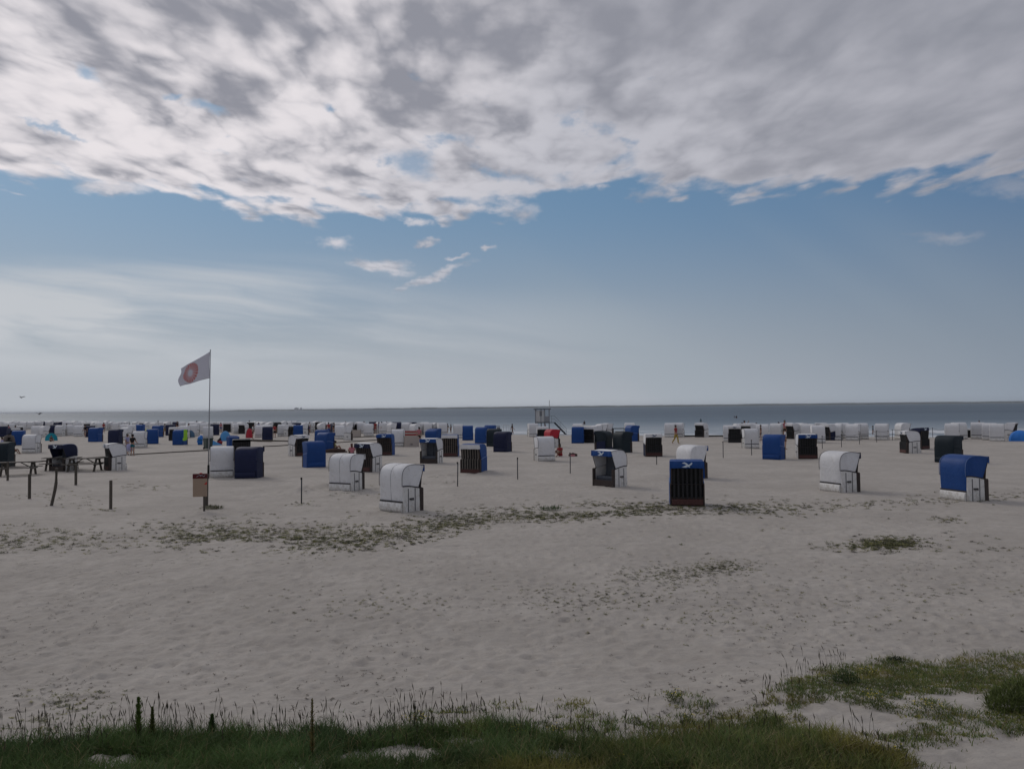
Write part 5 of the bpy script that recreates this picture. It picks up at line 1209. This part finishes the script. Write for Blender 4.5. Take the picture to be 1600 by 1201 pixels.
for q in [(1355, 1056, 30, 14, 14, 'yellow flowering clump on the upper grass rim at the right'), (1365, 1104, 38, 22, 22, 'yellow flowering clump with green tuft in the sandy gap at the right'), (1448, 1110, 50, 14, 20, 'wide low yellow flowering clump right of the flowering green tuft'),
          (1054, 1094, 26, 16, 14, 'pale yellow-green clump standing alone at the upper turf edge right of centre'), (1075, 1132, 22, 16, 8, 'single yellow flowering sprig just below the pale yellow-green clump'), (648, 1132, 46, 14, 24, 'mustard yellow flower patch on the grass edge left of centre'),
          (815, 1148, 34, 12, 16, 'yellow flower patch on the left of the middle sandy gap'), (868, 1148, 32, 14, 12, 'yellow flower patch on the right of the middle sandy gap'), (952, 1186, 12, 10, 4, 'few bright yellow flowers in the bottom grass, the left ones of two'), (1376, 1180, 22, 14, 6, 'bright yellow flowers in the bottom right grass, left cluster'), (1405, 1178, 24, 12, 6, 'bright yellow flowers in the bottom right grass, right cluster'), (969, 1196, 16, 16, 4, 'few bright yellow flowers in the bottom grass, the right ones of two'), (1260, 1164, 16, 12, 6, 'dull yellow flowers in the bottom grass right of centre')]:
    flower_plant(*q, leaf=(.022, .005))
flower_plant(1592, 1112, 90, 46, 0, 'dense dark green bush at the right edge of the dune', 'bush', 'dune_bush', lcol=(.12, .15, .045), nl=2600, leaf=(.085, .005), group=None)
flower_plant(1322, 1068, 40, 22, 0, 'rounded bright green tuft on the left tip of the right-hand grass rim', 'plant', 'green_tuft', lcol=(.05, .08, .025), nl=900, leaf=(.03, .004), group=None)
flower_plant(1400, 1034, 26, 8, 0, 'small dark creeping plant topmost on the right-hand grass rim', 'plant', 'creeping_plant', lcol=(.035, .045, .022), nl=300, leaf=(.03, .006), group=None)
flower_plant(860, 797, 34, 5, 0, 'green grassy tussock in the plant band at the centre', 'plant', 'grass_tussock', lcol=(.08, .11, .05), nl=260, leaf=(.12, .010), group=None)
flower_plant(331, 795, 36, 5, 0, 'dark grass tuft at the foot of the dark wooden signpost', 'plant', 'grass_tuft', lcol=(.08, .085, .04), nl=260, leaf=(.10, .008), group=None)
def dock(px, by, ty, label, ww=.05, col=(.075, .062, .022), leafy=False):
    x, y, z = unproj(np.array([px], float), np.array([by], float)); x, y, z = float(x[0]), float(y[0]), float(z[0])
    sc_ = FPX/math.hypot(y, CH-z); H = (by-ty)/sc_/math.cos(.4)
    t = thing('dock_plant', label, 'plant', (x, y, z), 0, 'tall upright plants in the turf')
    MB().tube([(0, 0, -.02), (.006, 0, H*.5), (-.004, 0, H)], .004, 6, taper=[.005, .004, .0015]).obj('stem', MAT['foliage'], t, True)
    V = []; F = []; T = []; n = 190
    for i in range(n):
        tt = .22+.78*(i/n); r = ww*(1-tt)**.55*(.55+.45*abs(math.sin(tt*17+i*.01))) + .010; a = i*2.4; el = (.65 if leafy else .6)+random.random()*.5; L = r*(.8+.5*random.random()); w_ = .008 if leafy else .006
        c = Vector((.0, 0, H*tt)); d = Vector((math.cos(a)*math.cos(el), math.sin(a)*math.cos(el), math.sin(el)))*L; s_ = Vector((-math.sin(a), math.cos(a), 0))*w_
        b0 = len(V); V += [tuple(c), tuple(c+d*.6+s_), tuple(c+d), tuple(c+d*.6-s_)]; F.append((b0, b0+1, b0+2, b0+3)); T += [np.array(col)*(.6+.8*random.random())]*4
    o = link('seed_whorl' if not leafy else 'leaves', fast_mesh('whorl', np.array(V), np.array(F), np.array(T)), t); tag(o, kind='stuff')
dock(488, 1196, 1108, 'tall brown dock plant with dense seed spike standing in the grass left of centre', .050, (.13, .105, .035))
dock(216, 1172, 1108, 'tall leafy green plant with upswept leaves in the left grass, the taller one', .085, (.10, .15, .035), True)
dock(238, 1168, 1116, 'narrow leafy green plant with upswept leaves in the left grass, the shorter one', .06, (.11, .13, .04), True)
dock(331, 1160, 1124, 'bushy dark green upright plant at the top of the turf left of the brown dock', .09, (.06, .10, .03), True)

# ------------------------------------------------------------------ sea air
def haze():
    D = 62000
    o = MB().box((0, D*.45, 9), (D*2.2, D*1.2, 40)).obj('haze', None)
    m = bpy.data.materials.new('sea_air'); m.use_nodes = True; nt = m.node_tree; nt.nodes.clear()
    v = nt.nodes.new('ShaderNodeVolumePrincipled'); v.inputs['Density'].default_value = HAZE; v.inputs['Color'].default_value = (.86, .91, .97, 1); v.inputs['Anisotropy'].default_value = .2
    out = nt.nodes.new('ShaderNodeOutputMaterial'); nt.links.new(v.outputs[0], out.inputs['Volume']); o.data.materials.append(m)
    tag(o, 'thin pale sea air over beach and water', None, None, 'stuff')
HAZE = 4.5e-5
haze()
